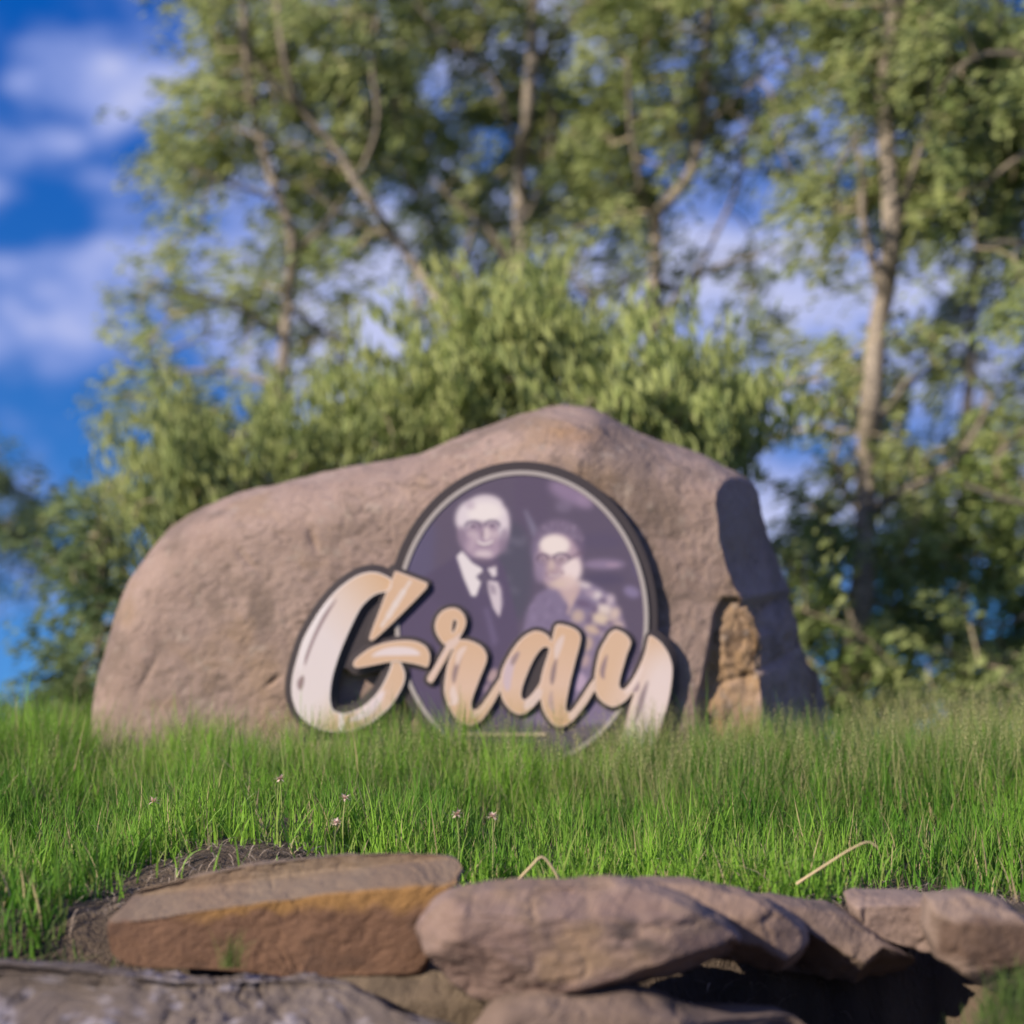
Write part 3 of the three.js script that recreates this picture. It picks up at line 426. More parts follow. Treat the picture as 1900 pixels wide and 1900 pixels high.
{
  const topA = [[150, 1714], [300, 1698], [420, 1682], [560, 1664], [700, 1650], [830, 1638], [900, 1634]], toneA = stoneTone([0.23, 0.125, 0.072], [0.32, 0.18, 0.105], [0.11, 0.065, 0.045], 3.1);
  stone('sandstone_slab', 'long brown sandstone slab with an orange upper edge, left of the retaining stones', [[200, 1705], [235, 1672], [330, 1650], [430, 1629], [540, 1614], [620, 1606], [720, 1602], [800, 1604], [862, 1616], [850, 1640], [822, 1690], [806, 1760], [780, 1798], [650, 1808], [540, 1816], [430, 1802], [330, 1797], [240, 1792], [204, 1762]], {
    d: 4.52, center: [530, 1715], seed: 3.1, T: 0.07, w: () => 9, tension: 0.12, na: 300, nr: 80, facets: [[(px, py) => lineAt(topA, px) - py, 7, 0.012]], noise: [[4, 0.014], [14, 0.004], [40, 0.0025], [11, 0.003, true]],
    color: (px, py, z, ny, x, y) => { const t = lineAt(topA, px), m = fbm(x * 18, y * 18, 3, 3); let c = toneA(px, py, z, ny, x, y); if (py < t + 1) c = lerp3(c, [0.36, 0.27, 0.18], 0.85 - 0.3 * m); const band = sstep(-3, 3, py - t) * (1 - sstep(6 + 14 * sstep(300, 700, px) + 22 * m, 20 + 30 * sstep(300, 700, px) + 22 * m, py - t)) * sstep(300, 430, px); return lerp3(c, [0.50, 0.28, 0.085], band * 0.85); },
  });
}
{
  const under = [[760, 1880], [1060, 1836], [1150, 1812], [1230, 1786], [1320, 1754], [1372, 1732], [1430, 1712]], tone = stoneTone([0.33, 0.225, 0.185], [0.44, 0.32, 0.255], [0.22, 0.16, 0.13], 5.2);
  stone('pink_stone', 'large pinkish stone jutting forward in the middle of the retaining stones', [[768, 1718], [790, 1684], [830, 1655], [900, 1644], [1000, 1639], [1120, 1634], [1210, 1648], [1290, 1678], [1342, 1712], [1372, 1738], [1376, 1766], [1362, 1802], [1300, 1818], [1220, 1826], [1150, 1830], [1060, 1830], [960, 1845], [880, 1849], [830, 1817], [800, 1782], [774, 1747]], {
    d: 4.3, center: [1050, 1745], seed: 5.2, T: 0.16, w: () => 20, na: 320, nr: 100, tension: 0.2, facets: [[(px, py) => 1712 - py + (px - 1050) * 0.05, 1.5, 0.012], [(px, py) => (1790 - py) * 0.35 + (px - 1130) * 0.05, 0.55, 0.012], [(px, py) => px - 1215 + (1700 - py) * 0.4, 0.55, 0.012], [(px, py) => (px - 960) * -0.4 + (py - 1790) * 0.9, 0.8, 0.01], [(px, py) => py - lineAt(under, px), 2.6, 0.012], [(px, py) => 850 - px - (py - 1740) * 0.4, 0.9, 0.012]], noise: [[4, 0.014], [13, 0.006], [38, 0.0035], [8, 0.005, true]], bed: 1.8,
    color: (px, py, z, ny, x, y) => { let c = tone(px, py, z, ny, x, y); const m = fbm(x * 11 + 3, y * 22, z * 11, 4); const q = Math.exp(-(((px - 1190) / 115) ** 2) - ((py - 1738 + (px - 1190) * 0.05) / 46) ** 2), k = clamp((m + 0.06) * 4.5, 0, 1) * q; c = lerp3(c, [0.075, 0.06, 0.055], k * 0.92); c = lerp3(c, [0.46, 0.34, 0.22], clamp((-m - 0.05) * 3, 0, 1) * q * 0.8); return lerp3(c, [0.45, 0.31, 0.17], clamp((fbm(x * 5, y * 7, 8, 3) - 0.2) * 2.5, 0, 0.55)); },
  });
}
stone('wedge_stone', 'tan wedge shaped stone just behind the right end of the large pinkish stone', [[1100, 1650], [1180, 1640], [1250, 1641], [1380, 1658], [1448, 1688], [1490, 1722], [1502, 1748], [1486, 1790], [1440, 1808], [1380, 1800], [1300, 1800], [1200, 1740]], {
  d: 4.5, center: [1340, 1730], seed: 8.4, T: 0.12, w: () => 10, tension: 0.15, facets: [[(px, py) => 1702 - py, 1.3, 0.008], [(px, py) => px - 1395 - (py - 1700) * 0.7, 0.5, 0.008], [(px, py) => py - lineAt([[1300, 1730], [1400, 1752], [1455, 1780], [1480, 1760], [1510, 1730]], px), 1.9, 0.01], [(px, py) => px - 1462 - (py - 1700) * 0.25, 1.8, 0.012]], color: stoneTone([0.36, 0.25, 0.185], [0.45, 0.32, 0.24], [0.24, 0.165, 0.125], 8.4) });
stone('ledge_stone', 'low pointed stone in deep shade right of the tan wedge stone', [[1330, 1665], [1440, 1664], [1540, 1684], [1615, 1722], [1660, 1756], [1702, 1778], [1696, 1812], [1650, 1832], [1560, 1838], [1480, 1830], [1400, 1800]], {
  d: 4.62, center: [1540, 1765], seed: 11.7, T: 0.12, w: () => 9, tension: 0.15, facets: [[(px, py) => 1735 - py + (px - 1540) * 0.35, 0.9, 0.03], [(px, py) => py - lineAt([[1400, 1700], [1490, 1722], [1560, 1765], [1605, 1786], [1640, 1752], [1720, 1762]], px), 1.7, 0.01]], color: stoneTone([0.27, 0.19, 0.15], [0.37, 0.27, 0.205], [0.15, 0.11, 0.09], 11.7) });
stone('block_stone', 'small squarish stone below the grass at the right', [[1572, 1672], [1596, 1661], [1660, 1659], [1728, 1662], [1742, 1700], [1740, 1755], [1706, 1766], [1640, 1748], [1588, 1724]], {
  d: 4.66, center: [1656, 1710], seed: 14.2, T: 0.10, w: () => 12, tension: 0.2, facets: [[(px, py) => 1676 - py, 1.6, 0.015]], color: stoneTone([0.36, 0.265, 0.22], [0.46, 0.34, 0.27], [0.28, 0.20, 0.17], 14.2) });
{
  const tone = stoneTone([0.36, 0.265, 0.205], [0.45, 0.34, 0.265], [0.22, 0.15, 0.11], 17.3);
  stone('flank_stone', 'brown patched stone at the right end of the retaining stones', [[1724, 1668], [1800, 1660], [1868, 1680], [1905, 1702], [1980, 1722], [2040, 1760], [2040, 1850], [1960, 1862], [1880, 1840], [1832, 1836], [1790, 1806], [1736, 1772], [1718, 1720]], {
    d: 4.48, center: [1860, 1760], seed: 17.3, T: 0.12, w: () => 10, tension: 0.15, facets: [[(px, py) => 1712 - py, 1.4, 0.01], [(px, py) => 1775 - px + (py - 1720) * 0.2, 0.8, 0.01], [(px, py) => py - 1795, 0.8, 0.012]], color: (px, py, z, ny, x, y) => { const m = fbm(x * 14, y * 14, 5, 3), q = sstep(1700, 1722, py + m * 22) * (1 - sstep(1782, 1806, py + m * 22 - (px - 1800) * 0.15)) * sstep(1735, 1755, px); return lerp3(tone(px, py, z, ny, x, y), [0.15, 0.09, 0.06], q * 0.85); } });
}
stone('lower_stone', 'rounded brown stone at the bottom edge below the large pinkish stone', [[870, 1925], [918, 1862], [960, 1843], [1060, 1839], [1140, 1836], [1220, 1850], [1300, 1880], [1420, 1904], [1500, 1925], [1540, 2000], [1200, 2040], [880, 2010]], {
  d: 4.22, center: [1120, 1930], seed: 20.9, T: 0.12, w: () => 30, facets: [[(px, py) => 1880 - py, 0.9, 0.04], [(px, py) => px - 1250, 0.8, 0.04]], color: stoneTone([0.25, 0.18, 0.14], [0.34, 0.25, 0.195], [0.14, 0.10, 0.08], 20.9, 0.7) });
stone('sandy_stone', 'sandy brown stone in the seam between the long slab and the stone below it', [[500, 1828], [640, 1808], [780, 1796], [850, 1826], [905, 1846], [935, 1862], [905, 1905], [860, 1940], [640, 1940]], {
  d: 4.46, center: [740, 1860], seed: 23.4, T: 0.07, w: () => 14, facets: [[(px, py) => 1850 - py, 1.6, 0.03]], color: stoneTone([0.20, 0.15, 0.10], [0.28, 0.215, 0.14], [0.10, 0.075, 0.05], 23.4) });
{
  const tone = stoneTone([0.17, 0.135, 0.112], [0.25, 0.205, 0.175], [0.09, 0.072, 0.06], 26.6);
  stone('grey_slab', 'flat grey slab with pale lichen patches at the bottom left corner', [[-160, 1816], [60, 1822], [200, 1836], [340, 1850], [520, 1846], [620, 1856], [690, 1876], [770, 1906], [880, 1930], [880, 2060], [-160, 2060]], {
    d: 4.2, center: [380, 1940], seed: 26.6, T: 0.08, w: () => 12, tension: 0.2, na: 300, nr: 90, facets: [[(px, py) => 1960 - py, 1.8, 0.03]], noise: [[5, 0.014], [16, 0.013], [45, 0.006], [12, 0.010, true]],
    color: (px, py, z, ny, x, y) => { const m = fbm(x * 11 + 2, y * 26, z * 9, 4), p = fbm(x * 38, y * 60, z * 38, 3); return lerp3(tone(px, py, z, ny, x, y), [0.44, 0.41, 0.44], clamp((m + p * 0.6 - 0.16) * 3.4, 0, 0.85)); } });
}

// ------------------------------------------------------------------ grass
function bladeGeometry(bend, seg = 5) {                                             // one unit long, one unit wide, bending towards +z
  const pos = [], idx = [], uv = [];
  for (let i = 0; i <= seg; i++) { const t = i / seg, a = bend * t, y = bend ? Math.sin(a) / bend : t, z = bend ? (1 - Math.cos(a)) / bend : 0, w = 0.5 * Math.pow(1 - t, 0.75) * (0.75 + 0.5 * Math.min(1, t * 4) * 0.5); pos.push(-w, y, z, w, y, z); uv.push(0, t, 1, t); if (i < seg) { const p = i * 2; idx.push(p, p + 1, p + 2, p + 1, p + 3, p + 2); } }
  const g = new THREE.BufferGeometry(); g.setAttribute('position', new THREE.Float32BufferAttribute(pos, 3)); g.setAttribute('uv', new THREE.Float32BufferAttribute(uv, 2)); g.setIndex(idx); g.computeVertexNormals(); return g;
}
const leafMat = (o = {}) => new THREE.MeshPhysicalMaterial({ color: 0xffffff, roughness: 0.85, transmission: 0.42, thickness: 0, specularIntensity: 0.5, side: THREE.DoubleSide, ...o });
function instanced(name, geometry, material, list, parent) {
  const m = new THREE.InstancedMesh(geometry, material, list.length); m.name = parent === scene ? numbered(name) : name; m.castShadow = m.receiveShadow = true;
  const col = new THREE.Color(); list.forEach(([mat, c], i) => { m.setMatrixAt(i, mat); m.setColorAt(i, col.setRGB(...c)); }); parent.add(m); return m;
}
const M4 = (p, q, s) => new THREE.Matrix4().compose(p, q, s), V3 = (x, y, z) => new THREE.Vector3(x, y, z), UPV = V3(0, 1, 0);
const grassMat = leafMat();
{
  const lists = [[], [], []], G = [0.35, 0.9, 1.5].map((b) => bladeGeometry(b)), E = new THREE.Euler(), Q = new THREE.Quaternion();
  const front = (x) => 4.93 + 0.10 * fbm(x * 2.2, 0.3, 5.1, 3) + 0.30 * Math.exp(-(((x + 0.72) / 0.42) ** 2)) + 0.05 * sstep(-1.05, -0.9, x) - 0.42 * sstep(-0.95, -1.2, x) + 0.16 * sstep(0.78, 0.98, x);
  let n = 0;
  for (let i = 0; i < 150000 && n < 88000; i++) {
    const x = rr(-3.3, 3.3), zz = 4.55 + 3.1 * Math.pow(rnd(), 0.9), f = front(x); const stray = zz < f; if (stray && (x > -0.2 || zz < 4.95 || rnd() > 0.14)) continue;
    const clump = 0.6 * fbm(x * 4.5, 8.8, zz * 4.5, 3) + 0.5 * fbm(x * 11, 2.8, zz * 11, 2); if (rnd() > 0.58 + clump * 1.25 + sstep(f + 0.12, f + 0.5, zz) * 0.3 - (1 - sstep(f, f + 0.14, zz)) * 0.45) continue;
    if (zz > 6.86 && Math.abs(x + 0.1) < 1.36) continue;                            // the boulder stands here
    const edge = sstep(f, f + 0.35, zz), deep = sstep(5.6, 6.6, zz);
    let h = rr(0.11, 0.20) * (0.6 + 0.4 * edge) + rr(0.03, 0.145) * deep + 0.03 * sstep(6.2, 6.6, zz) * sstep(-0.7, -0.2, x) * sstep(0.45, 0.2, x) + (rnd() < 0.12 ? rr(0, 0.08) : 0); h *= 0.9 + 0.75 * clump + 0.18 * sstep(-1.15, -1.5, x) + 0.02 * sstep(0.7, 1.5, x);
    const k = rnd() < 0.45 ? 0 : rnd() < 0.6 ? 1 : 2, yaw = rr(0, 6.283);
    E.set(rr(-0.28, 0.28), yaw, rr(-0.28, 0.28) - 0.08, 'YXZ'); Q.setFromEuler(E);
    const y = groundHeight(x, zz) - 0.01, w = rr(0.0030, 0.0060) * mixn(1.7, 1, sstep(5.0, 5.8, zz)) * (rnd() < 0.05 ? 1.9 : 1), tone = rnd(), pat = fbm(x * 2.4 + 9, 1.2, zz * 2.4, 3);
    let c = lerp3([0.075, 0.225, 0.012], [0.24, 0.45, 0.04], clamp(tone * 0.6 + pat * 1.1 + 0.2, 0, 1));
    if (rnd() < 0.07) c = [0.44, 0.36, 0.20]; else if (rnd() < 0.2) c = lerp3(c, [0.24, 0.25, 0.08], 0.6);
    lists[k].push([M4(V3(x, y, -zz), Q, V3(w, h, h)), c]); n++;
  }
  // tufts at the foot of the bank, bottom right and left
  for (const [cx, cz, sx, sz, cnt, hh] of [[1.14, 4.33, 0.13, 0.09, 520, 0.10], [-1.08, 4.62, 0.20, 0.10, 700, 0.13], [-1.28, 4.5, 0.12, 0.10, 260, 0.12]]) for (let i = 0; i < cnt; i++) {
    const x = cx + gauss() * sx, zz = cz + gauss() * sz; E.set(rr(-0.5, 0.5), rr(0, 6.28), rr(-0.5, 0.5), 'YXZ'); Q.setFromEuler(E);
    lists[i % 3].push([M4(V3(x, groundHeight(x, zz) - 0.01, -zz), Q, V3(rr(0.003, 0.006), hh * rr(0.5, 1.2), hh * rr(0.5, 1.2))), lerp3([0.05, 0.105, 0.016], [0.12, 0.19, 0.04], rnd())]);
  }
  const turf = new THREE.Group(); turf.name = numbered('grass'); scene.add(turf); tag(turf, 'tall green grass growing on the bank in front of the boulder', 'grass', null, 'stuff');
  lists.forEach((l, k) => { instanced('grass_blades', G[k], grassMat, l, turf).userData.kind = 'stuff'; });
  // tall thin flowering grass, pale yellow green, in front of and beside the boulder
  const seedStem = (() => { const b = bladeGeometry(0.35, 6), parts = [b.clone().scale(0.0055, 1, 1)]; for (let i = 0; i < 22; i++) { const t = 0.62 + 0.38 * i / 22, s = bladeGeometry(0.6, 2); s.scale(0.006, 0.045 * (1.2 - (t - 0.62)), 0.045); s.rotateX(0.7); s.rotateY(i * 2.4); s.translate(0, t * 0.98, 0.17 * t * t); parts.push(s); } return mergeGeometries(parts); })();
  const sl = []; for (let i = 0; i < 9500; i++) {
    const right = rnd() < 0.58, x = right ? rr(0.35, 3.2) : rr(-3.2, 0.5), zz = rr(5.85, 7.4); if (zz > 6.84 && Math.abs(x + 0.1) < 1.38) continue; if (!right && x < -0.7 && rnd() < 0.5) continue;
    E.set(rr(-0.25, 0.25), rr(0, 6.28), rr(-0.25, 0.25) - 0.1, 'YXZ'); Q.setFromEuler(E); const h = rr(0.20, 0.40) + (right ? 0.05 * sstep(0.7, 1.7, x) : 0) - 0.05;
    sl.push([M4(V3(x, groundHeight(x, zz) - 0.01, -zz), Q, V3(h, h, h)), lerp3([0.28, 0.34, 0.10], [0.52, 0.47, 0.24], rnd())]);
  }
  tag(instanced('flowering_grass', seedStem, grassMat, sl, scene), 'tall pale yellowish flowering grass stems rising above the green grass', 'grass', null, 'stuff');
  // dead straw lying along the front edge
  const straw = bladeGeometry(1.0, 4), st = []; for (let i = 0; i < 6500; i++) {
    const x = rr(-2.2, 2.2), f = front(x), zz = f + 0.02 + gauss() * 0.10 - (x < -0.2 ? rr(0, 0.32) : 0); if (x > -0.55 && x < 0.0 ? false : rnd() < 0.45) continue;
    E.set(rr(0.9, 1.75), rr(0, 6.28), rr(-0.4, 0.4), 'YXZ'); Q.setFromEuler(E); const h = rr(0.05, 0.14);
    st.push([M4(V3(x, groundHeight(x, zz) + rr(0.0, 0.02), -zz), Q, V3(rr(0.002, 0.005), h, h)), lerp3([0.20, 0.145, 0.095], [0.55, 0.44, 0.33], rnd())]);
  }
  for (let i = 0; i < 1500; i++) { const x = rr(-0.56, -0.08), zz = 4.96 + gauss() * 0.05; E.set(rr(0.7, 1.6), rr(0, 6.28), rr(-0.4, 0.4), 'YXZ'); Q.setFromEuler(E); const h = rr(0.03, 0.08); st.push([M4(V3(x, groundHeight(x, zz) + rr(0.01, 0.05), -zz), Q, V3(rr(0.003, 0.006), h, h)), lerp3([0.34, 0.25, 0.20], [0.66, 0.52, 0.44], rnd())]); }
  tag(instanced('dead_straw', straw, leafMat({ transmission: 0.2 }), st, scene), 'pale dead straw matted along the front edge of the grass', 'straw', null, 'stuff');
}
// a stalk or stem along points, tapering
function tube(pts, r0, r1, sides = 6, seg = 16, bump = 0) {
  const curve = new THREE.CatmullRomCurve3(pts), fr = curve.computeFrenetFrames(seg, false), pos = [], idx = [], uv = [];
  for (let i = 0; i <= seg; i++) { const t = i / seg, p = curve.getPointAt(t), n = fr.normals[i], b = fr.binormals[i]; let r = mixn(r0, r1, Math.pow(t, 0.9)); for (let k = 0; k <= sides; k++) { const a = k / sides * Math.PI * 2, rk = r * (1 + bump * vnoise(p.x * 9 + Math.cos(a), p.y * 9, Math.sin(a) * 2)); pos.push(p.x + (n.x * Math.cos(a) + b.x * Math.sin(a)) * rk, p.y + (n.y * Math.cos(a) + b.y * Math.sin(a)) * rk, p.z + (n.z * Math.cos(a) + b.z * Math.sin(a)) * rk); uv.push(k / sides, t * 6); if (i < seg && k < sides) { const q = i * (sides + 1) + k; idx.push(q, q + sides + 1, q + 1, q + 1, q + sides + 1, q + sides + 2); } } }
  const g = new THREE.BufferGeometry(); g.setAttribute('position', new THREE.Float32BufferAttribute(pos, 3)); g.setAttribute('uv', new THREE.Float32BufferAttribute(uv, 2)); g.setIndex(idx); g.computeVertexNormals(); return g;
}
const strawMat = std(0.50, 0.39, 0.24, 0.9);
tag(put('dry_stalk', tube([at(1478, 1640, 4.85), at(1530, 1606, 4.82), at(1585, 1572, 4.8), at(1612, 1562, 4.8), at(1628, 1572, 4.8)], 0.0042, 0.002, 6, 20), strawMat, scene), 'long pale dry grass stalk leaning right above the stones', 'dry stalk');
tag(put('dry_stalk', tube([at(955, 1640, 4.82), at(985, 1608, 4.8), at(1005, 1590, 4.8), at(1022, 1606, 4.8), at(1040, 1638, 4.8)], 0.0045, 0.003, 6, 20), strawMat, scene), 'dry grass stalk folded to a peak behind the large pinkish stone', 'dry stalk');
// faded flower heads in the grass
{
  const headMat = leafMat({ color: new THREE.Color().setRGB(0.78, 0.62, 0.52), transmission: 0.3 }), stemMat = std(0.20, 0.24, 0.07, 0.8);
  const fl = thing('faded_flower', null, 'flower', V3(0, 0, 0)), parts = [];
  for (let i = 0; i < 34; i++) { const s = bladeGeometry(0.9, 3); s.scale(0.009, 0.024 * rr(0.7, 1.1), 0.024); s.rotateX(rr(0.2, 1.6)); s.rotateY(i * 2.4); s.translate(0, 0.17, 0); parts.push(s); }
  put('flower_head', mergeGeometries(parts), headMat, fl); put('stem', tube([V3(0, 0, 0), V3(0.006, 0.09, 0), V3(0, 0.17, 0)], 0.0022, 0.0018, 5, 8), stemMat, fl);
  const spots = [[848, 1512, 5.10, 'pale faded flower in the grass above the right end of the long slab'], [914, 1516, 5.12, 'pale faded flower in the grass just right of its twin above the slab'], [624, 1528, 5.16, 'pale faded flower low in the grass over the middle of the long slab'], [640, 1482, 5.35, 'small pale flower deeper in the grass below the capital letter'], [285, 1488, 5.3, 'small pale flower at the left in the grass below the boulder edge'], [520, 1446, 5.6, 'faint pale flower high in the grass just left of the sign']];
  spots.forEach(([px, py, d, label], i) => { const o = i ? fl.clone() : fl; if (i) { o.name = numbered('faded_flower'); scene.add(o); } const p = at(px, py, d); o.position.copy(p).sub(V3(0, 0.17, 0)); o.rotation.y = i * 1.3; o.userData = { label, category: 'flower', group: 'faded flowers in the grass' }; });
}
// single tuft against the long slab
{
  const parts = [], base = V3(0, 0, 0); for (let i = 0; i < 46; i++) { const b = bladeGeometry(rr(0.4, 1.3), 4), h = rr(0.04, 0.12); b.scale(rr(0.003, 0.005), h, h); b.rotateX(rr(0, 0.5)); b.rotateY(rr(0, 6.28)); b.translate(gauss() * 0.02, 0, gauss() * 0.012); parts.push(b); }
  const m = put('grass_tuft', mergeGeometries(parts), leafMat({ color: new THREE.Color().setRGB(0.13, 0.18, 0.04) }), scene); m.position.copy(at(428, 1796, 4.34)); tag(m, 'small green grass tuft growing against the front of the long slab', 'grass tuft');
}

// ------------------------------------------------------------------ trees
const barkTex = (() => { const n = 256, d = new Uint8Array(n * n * 4); for (let j = 0; j < n; j++) for (let i = 0; i < n; i++) { const a = i / n * Math.PI * 2, v = j / n * Math.PI * 2; const q = fbm(Math.cos(a) * 1.5 + 3, Math.sin(a) * 1.5 + Math.cos(v) * 5, Math.sin(v) * 5, 4), p = fbm(Math.cos(a) * 3 + 9, Math.cos(v) * 16 + Math.sin(a) * 3, Math.sin(v) * 16, 3); const k = clamp(0.74 + 0.22 * q + 0.12 * p - (p > 0.22 ? 0.45 : 0) * (q > 0 ? 1 : 0.3), 0.1, 1) * 255; d.set([k, k * 0.97, k * 0.93, 255], (j * n + i) * 4); } const t = new THREE.DataTexture(d, n, n); t.wrapS = t.wrapT = THREE.RepeatWrapping; t.magFilter = THREE.LinearFilter; t.colorSpace = THREE.SRGBColorSpace; t.needsUpdate = true; return t; })();
const bark = new THREE.MeshStandardMaterial({ color: new THREE.Color().setRGB(0.57, 0.52, 0.46), map: barkTex, roughness: 0.9, bumpMap: barkTex, bumpScale: 0.004 });
const twigMat = std(0.30, 0.25, 0.17, 0.9);
function leafGeometry(wide) {
  const w = wide, f = 0.10, pos = [0, 0, 0, -w * 0.8, 0.28, f, w * 0.8, 0.28, f, 0, 0.34, 0, -w * 0.72, 0.58, f * 0.9, w * 0.72, 0.58, f * 0.9, 0, 1, -0.06];
  const g = new THREE.BufferGeometry(); g.setAttribute('position', new THREE.Float32BufferAttribute(pos, 3)); g.setAttribute('uv', new THREE.Float32BufferAttribute(new Array(14).fill(0), 2)); g.setIndex([0, 3, 1, 0, 2, 3, 1, 3, 4, 2, 5, 3, 3, 6, 4, 3, 5, 6]); g.computeVertexNormals(); return g;
}
const leafRound = leafGeometry(0.30), leafNarrow = leafGeometry(0.15), foliageMat = leafMat({ transmission: 0.46, roughness: 0.8 });
// where the crowns let the sky through (photograph pixels): x, y, half width, half height, strength
const gaps = [[485, 345, 60, 36, 0.9], [410, 440, 110, 66, 0.72], [715, 372, 34, 34, 0.9], [700, 505, 85, 38, 0.9], [705, 600, 95, 52, 0.75], [507, 620, 24, 42, 0.85], [475, 752, 34, 46, 0.8], [825, 160, 32, 48, 0.7], [905, 265, 44, 32, 0.8], [1450, 105, 75, 62, 0.7], [1488, 248, 46, 40, 0.8], [1562, 222, 34, 44, 0.75], [1670, 262, 28, 26, 0.9], [1210, 282, 26, 46, 0.8], [1360, 375, 100, 56, 0.9], [1440, 500, 150, 90, 0.62], [1560, 560, 90, 80, 0.65], [1168, 620, 40, 56, 0.85], [1280, 525, 56, 34, 0.85], [1300, 640, 90, 40, 0.5], [1455, 850, 62, 100, 0.8], [1745, 760, 50, 50, 0.85], [1716, 535, 36, 44, 0.9], [1855, 650, 60, 80, 0.6], [1470, 905, 90, 34, 0.6], [1527, 1232, 40, 32, 0.85], [1848, 1135, 42, 46, 0.85], [1714, 1238, 32, 30, 0.8], [1600, 440, 40, 60, 0.45], [590, 700, 60, 50, 0.4], [1100, 520, 50, 40, 0.35], [400, 690, 70, 50, 0.45], [1700, 1010, 40, 30, 0.5], [1290, 60, 50, 40, 0.5], [1240, 440, 30, 60, 0.5], [620, 430, 40, 40, 0.5], [1560, 1090, 40, 60, 0.5], [1440, 1080, 30, 60, 0.4], [300, 620, 60, 40, 0.4], [1490, 700, 50, 40, 0.5], [1400, 590, 110, 80, 0.4], [1660, 660, 40, 40, 0.4], [1800, 480, 50, 60, 0.3], [1560, 330, 40, 40, 0.4], [1100, 140, 40, 30, 0.4], [620, 240, 40, 30, 0.3], [1780, 1130, 40, 30, 0.5], [1650, 1180, 30, 40, 0.5], [1590, 960, 40, 30, 0.4]];
const edgeLine = [[-500, 330], [0, 352], [60, 380], [120, 362], [200, 330], [270, 275], [320, 285], [360, 305], [440, 312], [500, 290], [540, 240], [600, 215], [650, 235], [700, 195], [750, 205], [800, 250], [850, 165], [900, 150], [960, 130], [1040, 120], [1150, 135], [1250, 140], [1340, 150], [1500, 120]];
function density(px, py) {
  let e = 1; for (const [x, y, rx, ry, s] of gaps) { const q = ((px - x) / (rx * 1.18)) ** 2 + ((py - y) / (ry * 1.18)) ** 2; if (q < 1.7) e *= 1 - Math.min(0.97, s * 1.15) * (1 - sstep(0.6, 1.7, q)); }
  return e * sstep(-5, 70, px - lineAt(edgeLine, py) + 30 * fbm(px / 90, py / 90, 6.1, 2)) * clamp(0.92 + 0.85 * fbm(px / 120, py / 75, 3.7, 3), 0.06, 1.4);
}
const GY = (x, z) => groundHeight(x, -z) - 0.06;
